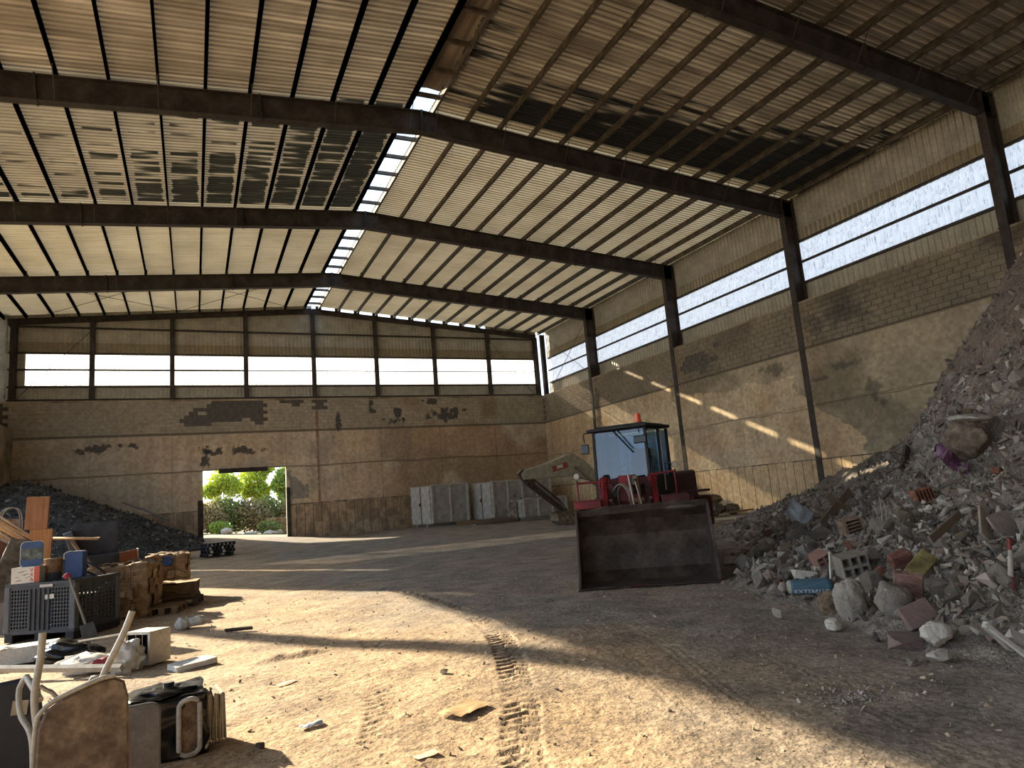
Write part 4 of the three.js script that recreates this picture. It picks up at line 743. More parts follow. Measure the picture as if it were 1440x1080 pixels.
one('plastic_sheet', 'crumpled purple plastic sheet half buried high on the heap', 'plastic sheet', [put(drape(0.85, 0.45, 26, 0.5, 3.2, 4), 0, -0.02, 0, 0.5, 0.6, 0)], mat(0x6f4560, { rough: 0.4, s: 0.4 }), 3.7, 38.35, 0.05, 0.4);
one('plastic_sheet', 'torn pale blue-white sheet on the far flank of the heap', 'plastic sheet', [put(drape(0.62, 0.5, 10, 0.14, 3, 8), 0, 0.12, 0, 1.0, 0.6, 0)], mat(0xc4ccd2, { rough: 0.5, s: 0.6 }), 3.9, 34.9, 0.1, 0.4);
one('plastic_sheet', 'blue netting hanging over the upper edge of the heap', 'netting', [put(drape(0.9, 1.3, 22, 0.5, 2.6, 14), 0, 0.1, 0, 0.9, 0.8, 0)], mat(0x42627a, { rough: 0.7, s: 0.4, map: tGrime }), 11.4, 34.0, 0.1, 0.5);
one('frame_fragment', 'broken white window frame corner at the right heap foot', 'window frame', [beam([-0.2, 0.25, 0], [0.05, 0.04, 0], 0.05, 0.04), beam([0.05, 0.04, 0], [0.35, 0.03, 0.1], 0.05, 0.04), beam([-0.2, 0.25, 0], [-0.02, -0.02, 0.2], 0.03, 0.03), put(chunkGeo(9, 0.16, 0.03, 0.13, 12, 1).clone(), 0.12, 0.1, 0.08, 0.5)], mat(0xcfcac0, { s: 0.4 }), -1.5, 41.85, 0.03, 0.3);
one('tile_stack', 'brown-grey square tile standing upright at the far right of the heap', 'tile', [bx(0.3, 0.28, 0.04, 0, 0.1, 0, -0.35, -0.3, 0.1, 0.008), bx(0.26, 0.24, 0.04, -0.06, -0.08, 0.12, -0.4, -0.2, 0.05, 0.008)], mat(0x98897c, { s: 0.5 }), 1.5, 40.25, 0.1, 0.3);
{ const R = rngOf(55), m = mat(0x5f4c40, { s: 0.3 });
  [[5.1, 37.2], [4.7, 36.9], [5.6, 36.6], [8.4, 35.2], [2.4, 38.0]].forEach(([x, z], i) => { const y = surfPoint(x, z), q = [[x, y - 0.1, z]]; for (let k = 1; k < 6; k++) q.push([q[k - 1][0] + (R() - 0.55) * 0.45, q[k - 1][1] + (k < 3 ? 0.28 : -0.16) * (0.6 + 0.6 * R()), q[k - 1][2] + (R() - 0.4) * 0.4]); tag(mesh('wire', [tb(q, 0.012, 24, 5)], i % 2 ? m : mat(0xaaa294, { s: 0.3 })), ['rusty wire curling up from the upper heap edge', 'pale cable looping down the heap above the sunlit strip', 'rusty wire bent over beside the dark beam', 'pale cable end near the blue netting', 'rusty wire hooked out beside the slotted brick'][i], 'wire'); }); }
// ---------- alike pieces: chunks, slabs, brick ends
{
  const sizeW = (s, a, b) => s > b ? 'big' : s > a ? 'medium' : 'small', where = (h, x, z) => (h < 0.18 ? 'at the foot of' : h < 0.6 ? 'low on' : h < 1.2 ? 'midway up' : 'high on') + ' the rubble heap ' + (z < 37 ? 'beside the loader' : z < 38.8 ? 'near the blue sack' : z < 40.4 ? 'behind the boulders' : 'at the right');
  const R = rngOf(202), N = { chunk: 190, slab: 70, brick: 34 };
  const place = (name, label, cat, group, geo, ms, n, smin, smax2, near) => {
    let made = 0; for (let k = 0; k < n * 12 && made < n; k++) {
      const s = spot(R, near ? R() < 0.7 : false); if (!s) continue; const [x, z, h] = s, sz = mix(smin, smax2, Math.pow(R(), 1.8)) * (h < 0.9 ? 1 : 0.85); if (!free(x, z, sz * 0.42)) continue;
      taken.push([x, z, sz * 0.42]); const mi = Math.floor(R() * ms.length), o = shade(new THREE.Mesh(geo[Math.floor(R() * geo.length)], ms[mi])); o.name = numbered(name); o.scale.setScalar(sz);
      const flat = name === 'tile_shard'; o.rotation.set((R() - 0.5) * (flat ? 1.3 : 3), R() * 6.28, (R() - 0.5) * (flat ? 1.3 : 3)); o.position.set(x, surfPoint(x, z) + sz * (flat ? 0.1 : 0.2), z); scene.add(o); tag(o, label(sz, mi, h, x, z), cat, group); made++;
    }
  };
  place('concrete_chunk', (s, m, h, x, z) => sizeW(s, 0.2, 0.32) + ' ' + ['grey', 'mid-grey', 'light grey', 'dark grey', 'brownish grey', 'whitish'][m] + ' concrete chunk ' + where(h, x, z), 'concrete chunk', 'concrete chunks in the rubble heap', chunkG, mChunk, N.chunk, 0.13, 0.5, true);
  place('tile_shard', (s, m, h, x, z) => sizeW(s, 0.27, 0.4) + ' flat ' + ['pale', 'brown', 'grey', 'whitish', 'dark brown'][m] + ' slab ' + where(h, x, z), 'slab', 'flat slabs in the rubble heap', slabG, mTile, N.slab, 0.2, 0.55, true);
  place('brick_end', (s, m, h, x, z) => sizeW(s, 0.18, 0.26) + ' ' + ['red', 'dull brown', 'pinkish'][m] + ' brick end ' + where(h, x, z), 'brick', 'brick ends in the rubble heap', [ready([bx(0.5, 0.32, 0.7, 0, 0, 0, 0, 0, 0, 0.04)]), ready([put(poly([[-0.3, -0.2], [0.3, -0.2], [0.22, 0.2], [-0.3, 0.16]], 0.55, 0.02))])], mBrickRed, N.brick, 0.14, 0.34, true);
}
// ---------- grit too small to pick out
function scatter(name, label, n, geo, m, pick, cols, seed) {
  const I = new THREE.InstancedMesh(geo, m, n), R = rngOf(seed), d = new THREE.Object3D(), c = new THREE.Color(); let k = 0;
  for (let t = 0; t < n * 4 && k < n; t++) { const q = pick(R); if (!q) continue; d.position.set(q[0], q[1], q[2]); d.rotation.set(R() * 6.28, R() * 6.28, R() * 6.28); d.scale.set(q[3] * (0.7 + 0.6 * R()), q[3] * (0.5 + 0.5 * R()), q[3] * (0.7 + 0.6 * R())); d.updateMatrix(); I.setMatrixAt(k, d.matrix); c.set(cols[Math.floor(R() * cols.length)]).multiplyScalar(0.8 + 0.4 * R()); I.setColorAt(k, c); k++; }
  I.count = k; I.name = name; shade(I); I.userData.kind = 'stuff'; I.userData.label = label; I.userData.category = 'grit'; scene.add(I); return I;
}
const greys = [0x7d7569, 0x676054, 0x918a7d, 0x5a534a, 0x857868, 0xa39b8e, 0x6f5f53];
const gritG = [ready([new ConvexGeometry([...Array(9)].map((_, i) => { const r = rngOf(i + 900); return V(r() - 0.5, r() - 0.5, r() - 0.5); }))])];
const mGrit = new THREE.MeshStandardMaterial({ color: 0xffffff, roughness: 0.95 });
scatter('rubble_fragments', 'small broken fragments covering the rubble heap', 9000, gritG[0], mGrit, (R) => { const s = spot(R, false); return s && [s[0], surfPoint(s[0], s[1]) + 0.01, s[1], mix(0.05, 0.22, Math.pow(R(), 2.2))]; }, greys, 5);
scatter('rubble_fragments_far', 'small broken fragments over the far flank and upper slope of the heap', 9000, gritG[0], mGrit, (R) => { const z = 20 + 23 * R(), x = -1 + 17.5 * R(), h = heapBase(x, z); return h > 0.02 && [x, surfPoint(x, z) + 0.01, z, mix(0.06, 0.3, Math.pow(R(), 4))]; }, [0x857c72, 0x6c625a, 0x968b7f, 0x5d544c, 0x7d6f64], 6);
scatter('floor_grit', 'small stones and crumbs strewn over the earth floor', 4200, gritG[0], mGrit, (R) => { const z = 30 + 13.5 * Math.pow(R(), 0.7), x = -9.5 + 11 * R(); if (heapBase(x, z) > 0.3) return null; const nearHeap = x > -3.2; if (!nearHeap && R() < 0.55) return null; return [x, floorY(x, z) + 0.002, z, mix(0.012, 0.06, Math.pow(R(), 5))]; }, [0x8d7f6c, 0xa08c70, 0x77695a, 0xb5a58a, 0x6a5f54], 7);
// ---------- dark heap in the back left corner
{
  const f = (x, z) => { const r = Math.hypot(x + 15.2, (z - 3.6) * 1.02), h = 4.55 - 0.47 * r + 0.45 * (fbm(x * 0.8, z * 0.8, 4) - 0.5) + 0.16 * (fbm(x * 4, z * 4, 3) - 0.5); return h; };
  const g = vcol(gridMesh(lines([[-16.22, 0.1], [-5.6, 1]]), lines([[0.02, 0.1], [14.5, 1]]), (x, z) => Math.max(f(x, z), ground(x, z) - 0.12)), (x, y, z) => mix3([0.045, 0.043, 0.042], [0.15, 0.14, 0.13], clamp(1.7 * fbm(x * 3, z * 3, 4) - 0.5)));
  const h = shade(new THREE.Mesh(g, new THREE.MeshStandardMaterial({ vertexColors: true, map: rep(tSoil, 1.7), bumpMap: rep(bSoil, 1.1), bumpScale: 0.04, roughness: 0.97, side: THREE.DoubleSide })));
  h.name = 'shredded_heap'; scene.add(h); tag(h, 'dark heap of shredded waste in the back left corner', 'waste heap'); h.userData.kind = 'stuff';
  scatter('shredded_scraps', 'light and dark scraps strewn over the dark waste heap', 5000, gritG[0], mGrit, (R) => { const x = -16 + 9.5 * R(), z = 0.3 + 12 * R(), y = f(x, z); return y > ground(x, z) + 0.02 && [x, y + 0.03, z, mix(0.06, 0.3, Math.pow(R(), 4))]; }, [0x332f2b, 0x47423b, 0x292624, 0x5d574e, 0x332f2b, 0x78726a], 9);
  tag(mesh('hose', [tb([[-10.6, 2.95, 4.1], [-10.2, 2.75, 4.4], [-9.5, 2.45, 4.6], [-8.9, 2.1, 4.9], [-8.4, 1.85, 5.0]], 0.05, 30, 6)], mat(0x6d675c, { s: 0.4 })), 'pale hose lying across the dark waste heap', 'hose');
}
// ---------- bags and stones at the foot of the right wall
{
  const q = [[13.75, 0.3, 19.8, 0.45, 0.33, 0.4, 0xb5ada0], [14.62, 0.28, 19.9, 0.45, 0.3, 0.42, 0x8d8473], [13.8, 0.8, 19.7, 0.42, 0.24, 0.36, 0x6f6a5e], [14.7, 0.74, 19.8, 0.45, 0.22, 0.36, 0x9b8b6c], [15.5, 0.25, 20.1, 0.42, 0.25, 0.38, 0x7a7060]];
  const L = ['whitish debris bag nearest the loader at the right wall', 'grey debris bag beside the whitish one at the wall', 'dark bundle on top of the whitish bag at the wall', 'tan bundle on top of the grey bag at the wall', 'low brown debris bag farthest right at the wall'];
  q.forEach(([x, y, z, a, b, c, k], i) => tag(mesh('debris_bag', [put(lump(a, b, c, 3, 0.5, 1.9, i * 7 + 2), x, y, z)], mat(k, { s: 0.5, map: tGrime, bump: 0.02 })), L[i], 'bag'));
  tag(mesh('lath', [beam([14.6, 0.12, 20.6], [16.3, 0.16, 20.7], 0.08, 0.05)], mat(0xa89878, { s: 0.5, map: tWood })), 'pale lath on the floor below the debris bags', 'lath');
}
// ---------- sorted waste on the left
const mWhite = mat(0xd8d2c4, { rough: 0.6, s: 0.8 }), mBlueP = mat(0x2f4f86, { rough: 0.55, s: 0.5 }), mPaleWood = mat(0xcaa877, { map: tWood, s: 0.8 }), mOldWood = mat(0x8a7358, { map: tWood, s: 0.8 }), mDarkPl = mat(0x3f4246, { rough: 0.6, s: 0.6 });
{ // pallet box
  const B = thing('pallet_box', 'grey plastic pallet box with grid sides among the waste', 'pallet box', -9.17, 0, 31.84, -0.56), w = 1.2, d = 1.0, y0 = 0.14, h = 0.86;
  const wallG = (W2, holesX) => { const holes = []; for (let i = 0; i < holesX; i++) for (let j = 0; j < 11; j++) { const a = W2 / (holesX + 2), b = (h - y0 - 0.12) / 11; if (i > holesX * 0.3 && i < holesX * 0.62 && holesX > 12) continue; const x0 = -W2 / 2 + (i + 1) * a + a * 0.2, yy = y0 + 0.06 + j * b; holes.push([[x0, yy], [x0, yy + b * 0.7], [x0 + a * 0.6, yy + b * 0.7], [x0 + a * 0.6, yy]]); } return poly([[-W2 / 2, y0], [W2 / 2, y0], [W2 / 2, h], [-W2 / 2, h]], 0.025, 0, holes); };
  mesh('side_wall', put(wallG(w, 22), 0, 0, d / 2 - 0.02), mDarkPl, B); mesh('side_wall', put(wallG(w, 22), 0, 0, -d / 2 + 0.02), mDarkPl, B);
  mesh('side_wall', put(wallG(d, 10), w / 2 - 0.02, 0, 0, 0, Math.PI / 2), mDarkPl, B); mesh('side_wall', put(wallG(d, 10), -w / 2 + 0.02, 0, 0, 0, Math.PI / 2), mDarkPl, B);
  for (const [sx, sz] of [[-1, 1], [1, 1], [-1, -1], [1, -1]]) mesh('corner_post', bx(0.1, h - y0, 0.1, sx * (w / 2 - 0.04), (h + y0) / 2, sz * (d / 2 - 0.04), 0, 0, 0, 0.02), mat(0x5f6164, { s: 0.6, rough: 0.6 }), B);
  mesh('rim', [bx(w, 0.05, 0.06, 0, h, d / 2 - 0.02), bx(w, 0.05, 0.06, 0, h, -d / 2 + 0.02), bx(0.06, 0.05, d, w / 2 - 0.02, h, 0), bx(0.06, 0.05, d, -w / 2 + 0.02, h, 0)], mDarkPl, B);
  mesh('base', bx(w, 0.05, d, 0, y0, 0), mDarkPl, B);
  for (const sx of [-1, 0, 1]) mesh('runner', bx(0.14, 0.14, d, sx * (w / 2 - 0.08), 0.07, 0, 0, 0, 0, 0.01), mBlack, B);
  mesh('label_plate', [bx(0.22, 0.04, 0.006, 0.12, h - 0.03, d / 2 + 0.015)], mWhite, B); mesh('handle_label', [bx(0.18, 0.07, 0.006, 0.16, 0.66, d / 2 + 0.005, 0, 0, 0.05)], mWhite, B);
  for (let k = 0; k < 5; k++) mesh('stiffening_rib', bx(0.025, h - 0.24, 0.03, -0.16 + k * 0.08, 0.48, d / 2), mat(0x4c4f53, { s: 0.6 }), B);
  mesh('lining', bx(w - 0.1, 0.02, d - 0.1, 0, 0.62, 0), mBlack, B);
}
{ // scrap wood mound the odd pieces rest on
  const f = (x, z) => 0.98 * ss(1.35, 0.5, Math.hypot((x + 9.75) / 1.25, z - 29.7)) * (0.8 + 0.4 * fbm(x * 2, z * 2, 3)) + 0.25 * (fbm(x * 5, z * 5, 3) - 0.5) - 0.08;
  const g = vcol(gridMesh(lines([[-11.8, 0.07], [-9.02, 1]]), lines([[28.2, 0.07], [31.15, 1]]), f), (x, y, z) => mix3([0.06, 0.05, 0.04], [0.22, 0.17, 0.12], fbm(x * 7, z * 7, 3)));
  const o = shade(new THREE.Mesh(g, new THREE.MeshStandardMaterial({ vertexColors: true, roughness: 0.95, side: THREE.DoubleSide }))); o.name = 'waste_mound'; scene.add(o); tag(o, 'low mound of mixed dark waste behind the grey pallet box', 'waste mound'); o.userData.kind = 'stuff';
}
const lone = (name, label, cat, geoms, m, x = 0, y = 0, z = 0, group) => { const o = mesh(name, geoms, m); o.position.set(x, y, z); return tag(o, label, cat, group); };
{ const b = thing('wooden_board', 'tall upright brown board in two tones behind the pallet box', 'board', -9.7, 0.55, 31.0, -0.1);
  mesh('lower_panel', bx(0.34, 1.16, 0.05, 0.03, 0.58, 0, -0.02, 0, -0.04, 0.006), mat(0xc08a58, { map: tWood, s: 0.9 }), b); mesh('upper_panel', bx(0.34, 0.56, 0.055, -0.015, 1.44, 0, -0.02, 0, -0.04, 0.006), mat(0xa97a56, { map: tWood, s: 0.9 }), b); }
{ const tex = canvasTex(256, 160, (c, w, h) => { c.fillStyle = '#cfc8ba'; c.fillRect(0, 0, w, h); c.fillStyle = '#4d4a48'; c.font = 'bold 34px sans-serif'; for (let i = 0; i < 14; i++) c.fillRect(20 + (i * 37) % 130, 18 + (i * 29) % 120, 18 + (i % 3) * 10, 4); c.fillStyle = '#c05a48'; c.fillRect(210, 0, 46, h); c.font = 'bold 50px sans-serif'; c.fillStyle = '#b04a3c'; ['V', 'X', 'A'].forEach((t, i) => c.fillText(t, 172, 50 + i * 48)); });
  const b = thing('printed_carton', 'white carton with red lettering on the pallet box rim', 'carton', -9.62, 0.885, 31.98, -0.25);
  mesh('carton', [bx(0.4, 0.25, 0.3, 0, 0.125, 0, 0, 0, 0, 0.008)], mat(0xcfc8ba, { s: 0.5 }), b); const g = new THREE.PlaneGeometry(0.39, 0.24); g.userData.ready = true; const f = mesh('print', g, new THREE.MeshStandardMaterial({ map: tex, roughness: 0.8 }), b); f.position.set(0, 0.125, 0.1515); }
{ const p = thing('blue_signboard', 'blue and grey signboard with white rounded edge standing on the printed carton', 'signboard', -9.6, 1.135, 32.0, -0.15);
  mesh('board', put(poly(rrect(0.31, 0.38, 0.06), 0.03, 0.004), 0, 0.19, 0, -0.06), mat(0x33507f, { rough: 0.5, s: 0.5 }), p); mesh('worn_band', bx(0.29, 0.17, 0.008, 0, 0.19, 0.014, -0.06), mat(0x75807c, { s: 0.3, map: tGrime }), p); mesh('edge', put(poly(rrect(0.33, 0.4, 0.065), 0.022, 0.003), 0, 0.19, -0.008, -0.06), mWhite, p); }
{ const b = thing('fibre_drum', 'brown fibre drum between the two blue panels', 'drum', -9.32, 0.885, 31.9);
  mesh('drum', [cy([0, 0, 0], [0, 0.34, 0], 0.115, 0.125, 20)], mat(0x8d7156, { s: 0.5, map: tGrime }), b); mesh('hoop', [put(new THREE.TorusGeometry(0.126, 0.01, 6, 24), 0, 0.33, 0, Math.PI / 2)], mat(0xa89272, { s: 0.4 }), b); mesh('lower_band', cy([0, 0.0, 0], [0, 0.12, 0], 0.118, 0.12, 20), mat(0x3c4148, { s: 0.4 }), b); }
{ const p = thing('blue_crate', 'plain blue crate with a white corner on the right of the pallet box', 'crate', -9.02, 0.885, 31.85, -0.2); mesh('shell', put(poly(rrect(0.27, 0.42, 0.035), 0.2, 0.006), 0, 0.21, 0), mBlueP, p); mesh('edge_trim', [beam([-0.138, 0.3, 0.1], [-0.138, 0.39, 0.1], 0.016, 0.02), beam([-0.135, 0.395, 0.1], [-0.08, 0.425, 0.1], 0.016, 0.02), beam([-0.08, 0.425, 0.1], [-0.02, 0.428, 0.1], 0.014, 0.02)], mWhite, p); }
{ const s = thing('shovel', 'long-handled shovel with red grip leaning on the pallet box', 'shovel', 0, 0, 0); mesh('handle', cy([-9.0, 0.93, 32.62], [-8.72, 0.22, 33.0], 0.018), mat(0x8f8672, { s: 0.3 }), s); mesh('grip', put(lump(0.055, 0.05, 0.05, 2, 0.15, 2, 3), -9.03, 0.95, 32.6), mat(0xa8394a, { s: 0.3 }), s); mesh('blade', put(poly([[-0.09, 0.12], [0.09, 0.12], [0.1, -0.04], [0.05, -0.15], [-0.05, -0.15], [-0.1, -0.04]], 0.012, 0.003), -8.68, 0.14, 33.05, -0.25, 0.3, 0.3), mat(0x6e7072, { rough: 0.5, metal: 0.4, s: 0.4 }), s); }
lone('slab_mattress', 'grey stained panel leaning at the far left of the waste', 'panel', [put(poly([[-0.3, -0.55], [0.42, -0.55], [0.46, 0.42], [0.05, 0.48]], 0.1, 0.01), 0, 0, 0, -0.15, 0.35, 0)], mat(0x75716a, { s: 0.8, map: tGrime }), -10.12, 1.12, 31.15);
lone('bed_board', 'dark red-brown board edge behind the grey panel', 'board', [bx(0.9, 0.45, 0.05, 0, 0, 0, 0, 0.15, 0.02)], mat(0x5d4038, { map: tWood, s: 0.7 }), -10.5, 1.35, 30.6);
{ const R = rngOf(61), labs = ['longest', 'second', 'third', 'fourth', 'fifth', 'sixth', 'shortest'];
  for (let i = 0; i < 7; i++) { const a = [-10.6 + 0.1 * R(), 2.05 - i * 0.06 + 0.1 * R(), 30.3 + 0.1 * i], b = [-9.75 - 0.06 * i - 0.1 * R(), 1.52 + 0.04 * R(), 30.4 + 0.08 * i]; tag(mesh('lath', [beam(a, b, 0.03 + 0.02 * R(), 0.012)], i % 2 ? mPaleWood : mat(0xb9ab98, { s: 0.5 })), ['topmost', 'second highest', 'third highest', 'middle', 'third lowest', 'second lowest', 'lowest'][i] + ' of the thin pale laths at the far left', 'lath', 'laths at the far left'); } }
{ const g = thing('wire_basket', 'bent grey wire hoop basket at the far left above the laths', 'basket', -10.25, 1.72, 30.2); const m = mat(0x8d8a84, { s: 0.3 }); for (const k of [-0.1, 0.08]) mesh('hoop', tb([[-0.16, -0.3, k], [-0.15, 0.28, k], [0, 0.42, k], [0.14, 0.3, k], [0.17, -0.3, k]], 0.012, 24, 5), m, g); mesh('mesh_panel', bx(0.28, 0.34, 0.01, 0, 0.05, 0), mat(0x8b8178, { s: 0.3, map: tGrime }), g); mesh('leg', [cy([0.15, -0.35, 0], [0.15, -0.9, 0], 0.012)], m, g); }
{ const s = thing('sofa_section', 'dark grey upholstered sofa section on top of the waste mound', 'sofa', -9.05, 0.95, 29.1, 0.12); const m = mat(0x4f545a, { rough: 0.95, s: 0.8 }); mesh('backrest', put(crumple(0.78, 0.62, 0.26, 8, 0.035, 3, 2), 0, 0.5, 0, -0.06), m, s); mesh('seat', put(crumple(0.8, 0.2, 0.6, 6, 0.03, 3, 5), 0, 0.1, 0.25), m, s); mesh('arm', put(crumple(0.16, 0.6, 0.5, 6, 0.03, 3, 9), -0.36, 0.38, 0.12, 0, 0, 0.35), mat(0x6a6f74, { rough: 0.95, s: 0.8 }), s); }
lone('plywood_sheet', 'pale plywood sheet jutting out behind the upright board', 'plywood', [bx(0.75, 0.025, 0.4, 0, 0, 0, 0.05, 0, -0.1)], mPaleWood, -9.25, 1.5, 30.2);
lone('plank', 'grey plank sloping down right of the blue crate', 'plank', [beam([-9.28, 1.42, 30.3], [-8.82, 0.85, 30.75], 0.2, 0.04)], mOldWood);
{ const d = thing('drawer', 'reddish wooden drawer with pale end behind the cardboard bale', 'drawer', -8.65, 0.82, 28.55, 0.08); mesh('front', bx(0.62, 0.22, 0.03, 0, 0.2, 0.2, 0, 0, 0.12, 0.005), mat(0x9c6b52, { map: tWood, s: 0.8 }), d); mesh('side', bx(0.03, 0.22, 0.42, 0.31, 0.24, 0), mWhite, d); mesh('side', bx(0.03, 0.22, 0.42, -0.31, 0.17, 0), mOldWood, d); mesh('bottom', bx(0.62, 0.02, 0.42, 0, 0.08, 0, 0, 0, 0.1), mOldWood, d); lone('dark_crate', 'dark low crate under the wooden drawer', 'crate', [bx(0.8, 0.85, 0.5, 0, 0.43, 0, 0, 0.05, 0, 0.02)], mat(0x4a3f36, { map: tWood, s: 0.7 }), -8.65, 0, 28.5); }
for (const [i, r] of [[0, 0.3], [1, 0.36]]) tag(mesh('hose', [tb(i ? [[-9.0, 1.15, 31.5], [-8.7, 0.98, 31.7], [-8.5, 0.7, 31.75], [-8.42, 0.3, 31.7], [-8.4, 0.02, 31.72]] : [[-8.98, 1.0, 31.7], [-8.72, 0.86, 31.8], [-8.52, 0.6, 31.8], [-8.44, 0.35, 31.75]], 0.02, 28, 6)], mBlack), i ? 'black hose arching down in front of the cardboard bale to the floor' : 'shorter black hose below the long one', 'hose');
// cardboard bales
function bale(label, x, y, z, ry, w, h, d, n, seed, blue) {
  const B = thing('cardboard_bale', label, 'bale', x, y, z, ry), R = rngOf(seed), m = mat(0xbfa684, { map: tCard, s: 1.1, bump: 0.02 }), ms = [m, mat(0xa98f6c, { map: tCard, s: 0.8 }), mat(0xd6c09c, { map: tCard, s: 0.9 }), mat(0x8f7a5e, { map: tCard, s: 0.7 })];
  mesh('bale_core', put(crumple(w, h, d, 26, 0.075, 8, seed), 0, h / 2, 0), m, B);
  for (let i = 0; i < n * 1.6; i++) {                                    // folded sheets standing out of the faces
    const face = R(), ww = 0.14 + 0.3 * R(), hh = 0.06 + 0.22 * R(); let g = drape(ww, hh, 4, 0.05, 6, i * 3.1); const xx = (R() - 0.5) * (w - 0.2), yy = 0.12 + R() * (h - 0.22), zz = (R() - 0.5) * (d - 0.2);
    if (face < 0.42) put(g, xx, yy, d / 2 + 0.02, Math.PI / 2 - 0.25 + 0.3 * R(), 0, (R() - 0.5) * 1.6); else if (face < 0.7) put(g, w / 2 + 0.02, yy, zz, Math.PI / 2, 0, 0).translate(0, 0, 0), g.translate(-w / 2 - 0.02, -yy, -zz), g.rotateY(Math.PI / 2), g.translate(w / 2 + 0.03, yy, zz); else put(g, xx, h + 0.015, zz, (R() - 0.5) * 0.5, R() * 3, (R() - 0.5) * 0.5);
    mesh('cardboard_sheet', g, ms[i % 4], B);
  }
  for (const k of [-0.25, 0.25]) mesh('strap', tb([[k * w, 0.02, d / 2 + 0.05], [k * w, h * 0.5, d / 2 + 0.06], [k * w, h + 0.02, d / 2 + 0.02], [k * w, h + 0.04, 0], [k * w, h + 0.02, -d / 2]], 0.006, 20, 5), mat(0x6a6258, { s: 0.3 }), B);
  if (blue) mesh('blue_sheet', put(drape(0.34, 0.2, 10, 0.1, 5, 3), -0.02, h - 0.13, d / 2 + 0.03, Math.PI / 2 - 0.2, 0, 0.1), mBlueP, B);
  return B;
}
function pallet(label, x, y, z, ry, w, d, m, group) {
  const P = thing('wooden_pallet', label, 'pallet', x, y, z, ry, group);
  for (let i = 0; i < 6; i++) mesh('deck_board', bx(w, 0.022, d * 0.12, 0, 0.129, -d / 2 + d * (0.06 + i * 0.176)), m, P);
  for (const k of [-1, 0, 1]) { mesh('stringer', bx(0.1, 0.02, d, k * (w / 2 - 0.05), 0.108, 0), m, P); for (const j of [-1, 0, 1]) mesh('block', bx(0.1, 0.078, 0.12, k * (w / 2 - 0.05), 0.059, j * (d / 2 - 0.06)), m, P); mesh('foot_board', bx(0.1, 0.02, d, k * (w / 2 - 0.05), 0.01, 0), m, P); }
  return P;
}
bale('large tattered cardboard bale right of the grey pallet box', -8.45, 0.0, 30.35, -0.16, 1.05, 0.94, 1.1, 46, 3);
bale('smaller cardboard bale with a blue sheet on its face, behind', -7.78, 0.0, 27.95, -0.1, 0.78, 0.96, 0.8, 26, 17, true);
pallet('grey wooden pallet on the floor at the right of the large bale', -7.72, 0.0, 30.55, -0.2, 0.52, 0.8, mOldWood);
pallet('dark wooden pallet under the flat low bale', -7.52, 0.0, 29.5, -0.15, 0.78, 0.75, mat(0x5a4d3e, { map: tWood, s: 0.7 }));
{ const B = thing('flat_bale', 'low dark bale of flattened boxes on the dark pallet', 'bale', -7.54, 0.145, 29.5, -0.15); mesh('bale_core', put(crumple(0.7, 0.3, 0.66, 10, 0.04, 5, 8), 0, 0.15, 0), mat(0x6f5d45, { map: tCard, s: 0.8 }), B); mesh('top_sheet', put(drape(0.74, 0.7, 8, 0.04, 3, 4), 0, 0.31, 0), mat(0xc9ab7c, { map: tCard, s: 0.8 }), B); for (let i = 0; i < 6; i++) mesh('cardboard_sheet', bx(0.2 + 0.02 * i, 0.012, 0.3, 0.2 - 0.09 * i, 0.06 + 0.035 * i, 0.25, 0.1 * i - 0.3, 0.4 * i, 0.1), mat(0x8b7352, { map: tCard, s: 0.5 }), B); }
// black plastic pallets by the door
{ const y = ground(-6.4, 12) , m = mat(0x1f2226, { rough: 0.5, s: 0.6 });
  for (let i = 0; i < 4; i++) { const o = pallet(['lowest black plastic pallet of the stack by the doorway', 'second black plastic pallet up in the stack by the doorway', 'third black plastic pallet up in the stack by the doorway', 'topmost black plastic pallet of the stack by the doorway'][i], -6.35 + 0.05 * (i % 2), y + 0.01 + i * 0.148, 12, 0.25 + 0.03 * i, 1.15, 1.0, m, 'stacked black pallets'); o.name = o.name.replace('wooden', 'plastic'); }
  lone('dark_plank', 'dark plank lying beside the black pallet stack', 'plank', [bx(1.4, 0.12, 0.25, 0, 0.06, 0, 0, 0.1, 0.03)], mat(0x33302d, { map: tWood, s: 0.8 }), -7.7, ground(-7.7, 12.2) + 0.3, 12.2);
  lone('low_box', 'low dark box under the plank by the black pallets', 'box', [bx(0.8, 0.3, 0.3, 0, 0.15, 0, 0, 0.1, 0, 0.01)], mat(0x3b3833, { s: 0.6 }), -7.8, ground(-7.8, 12.2), 12.2); }
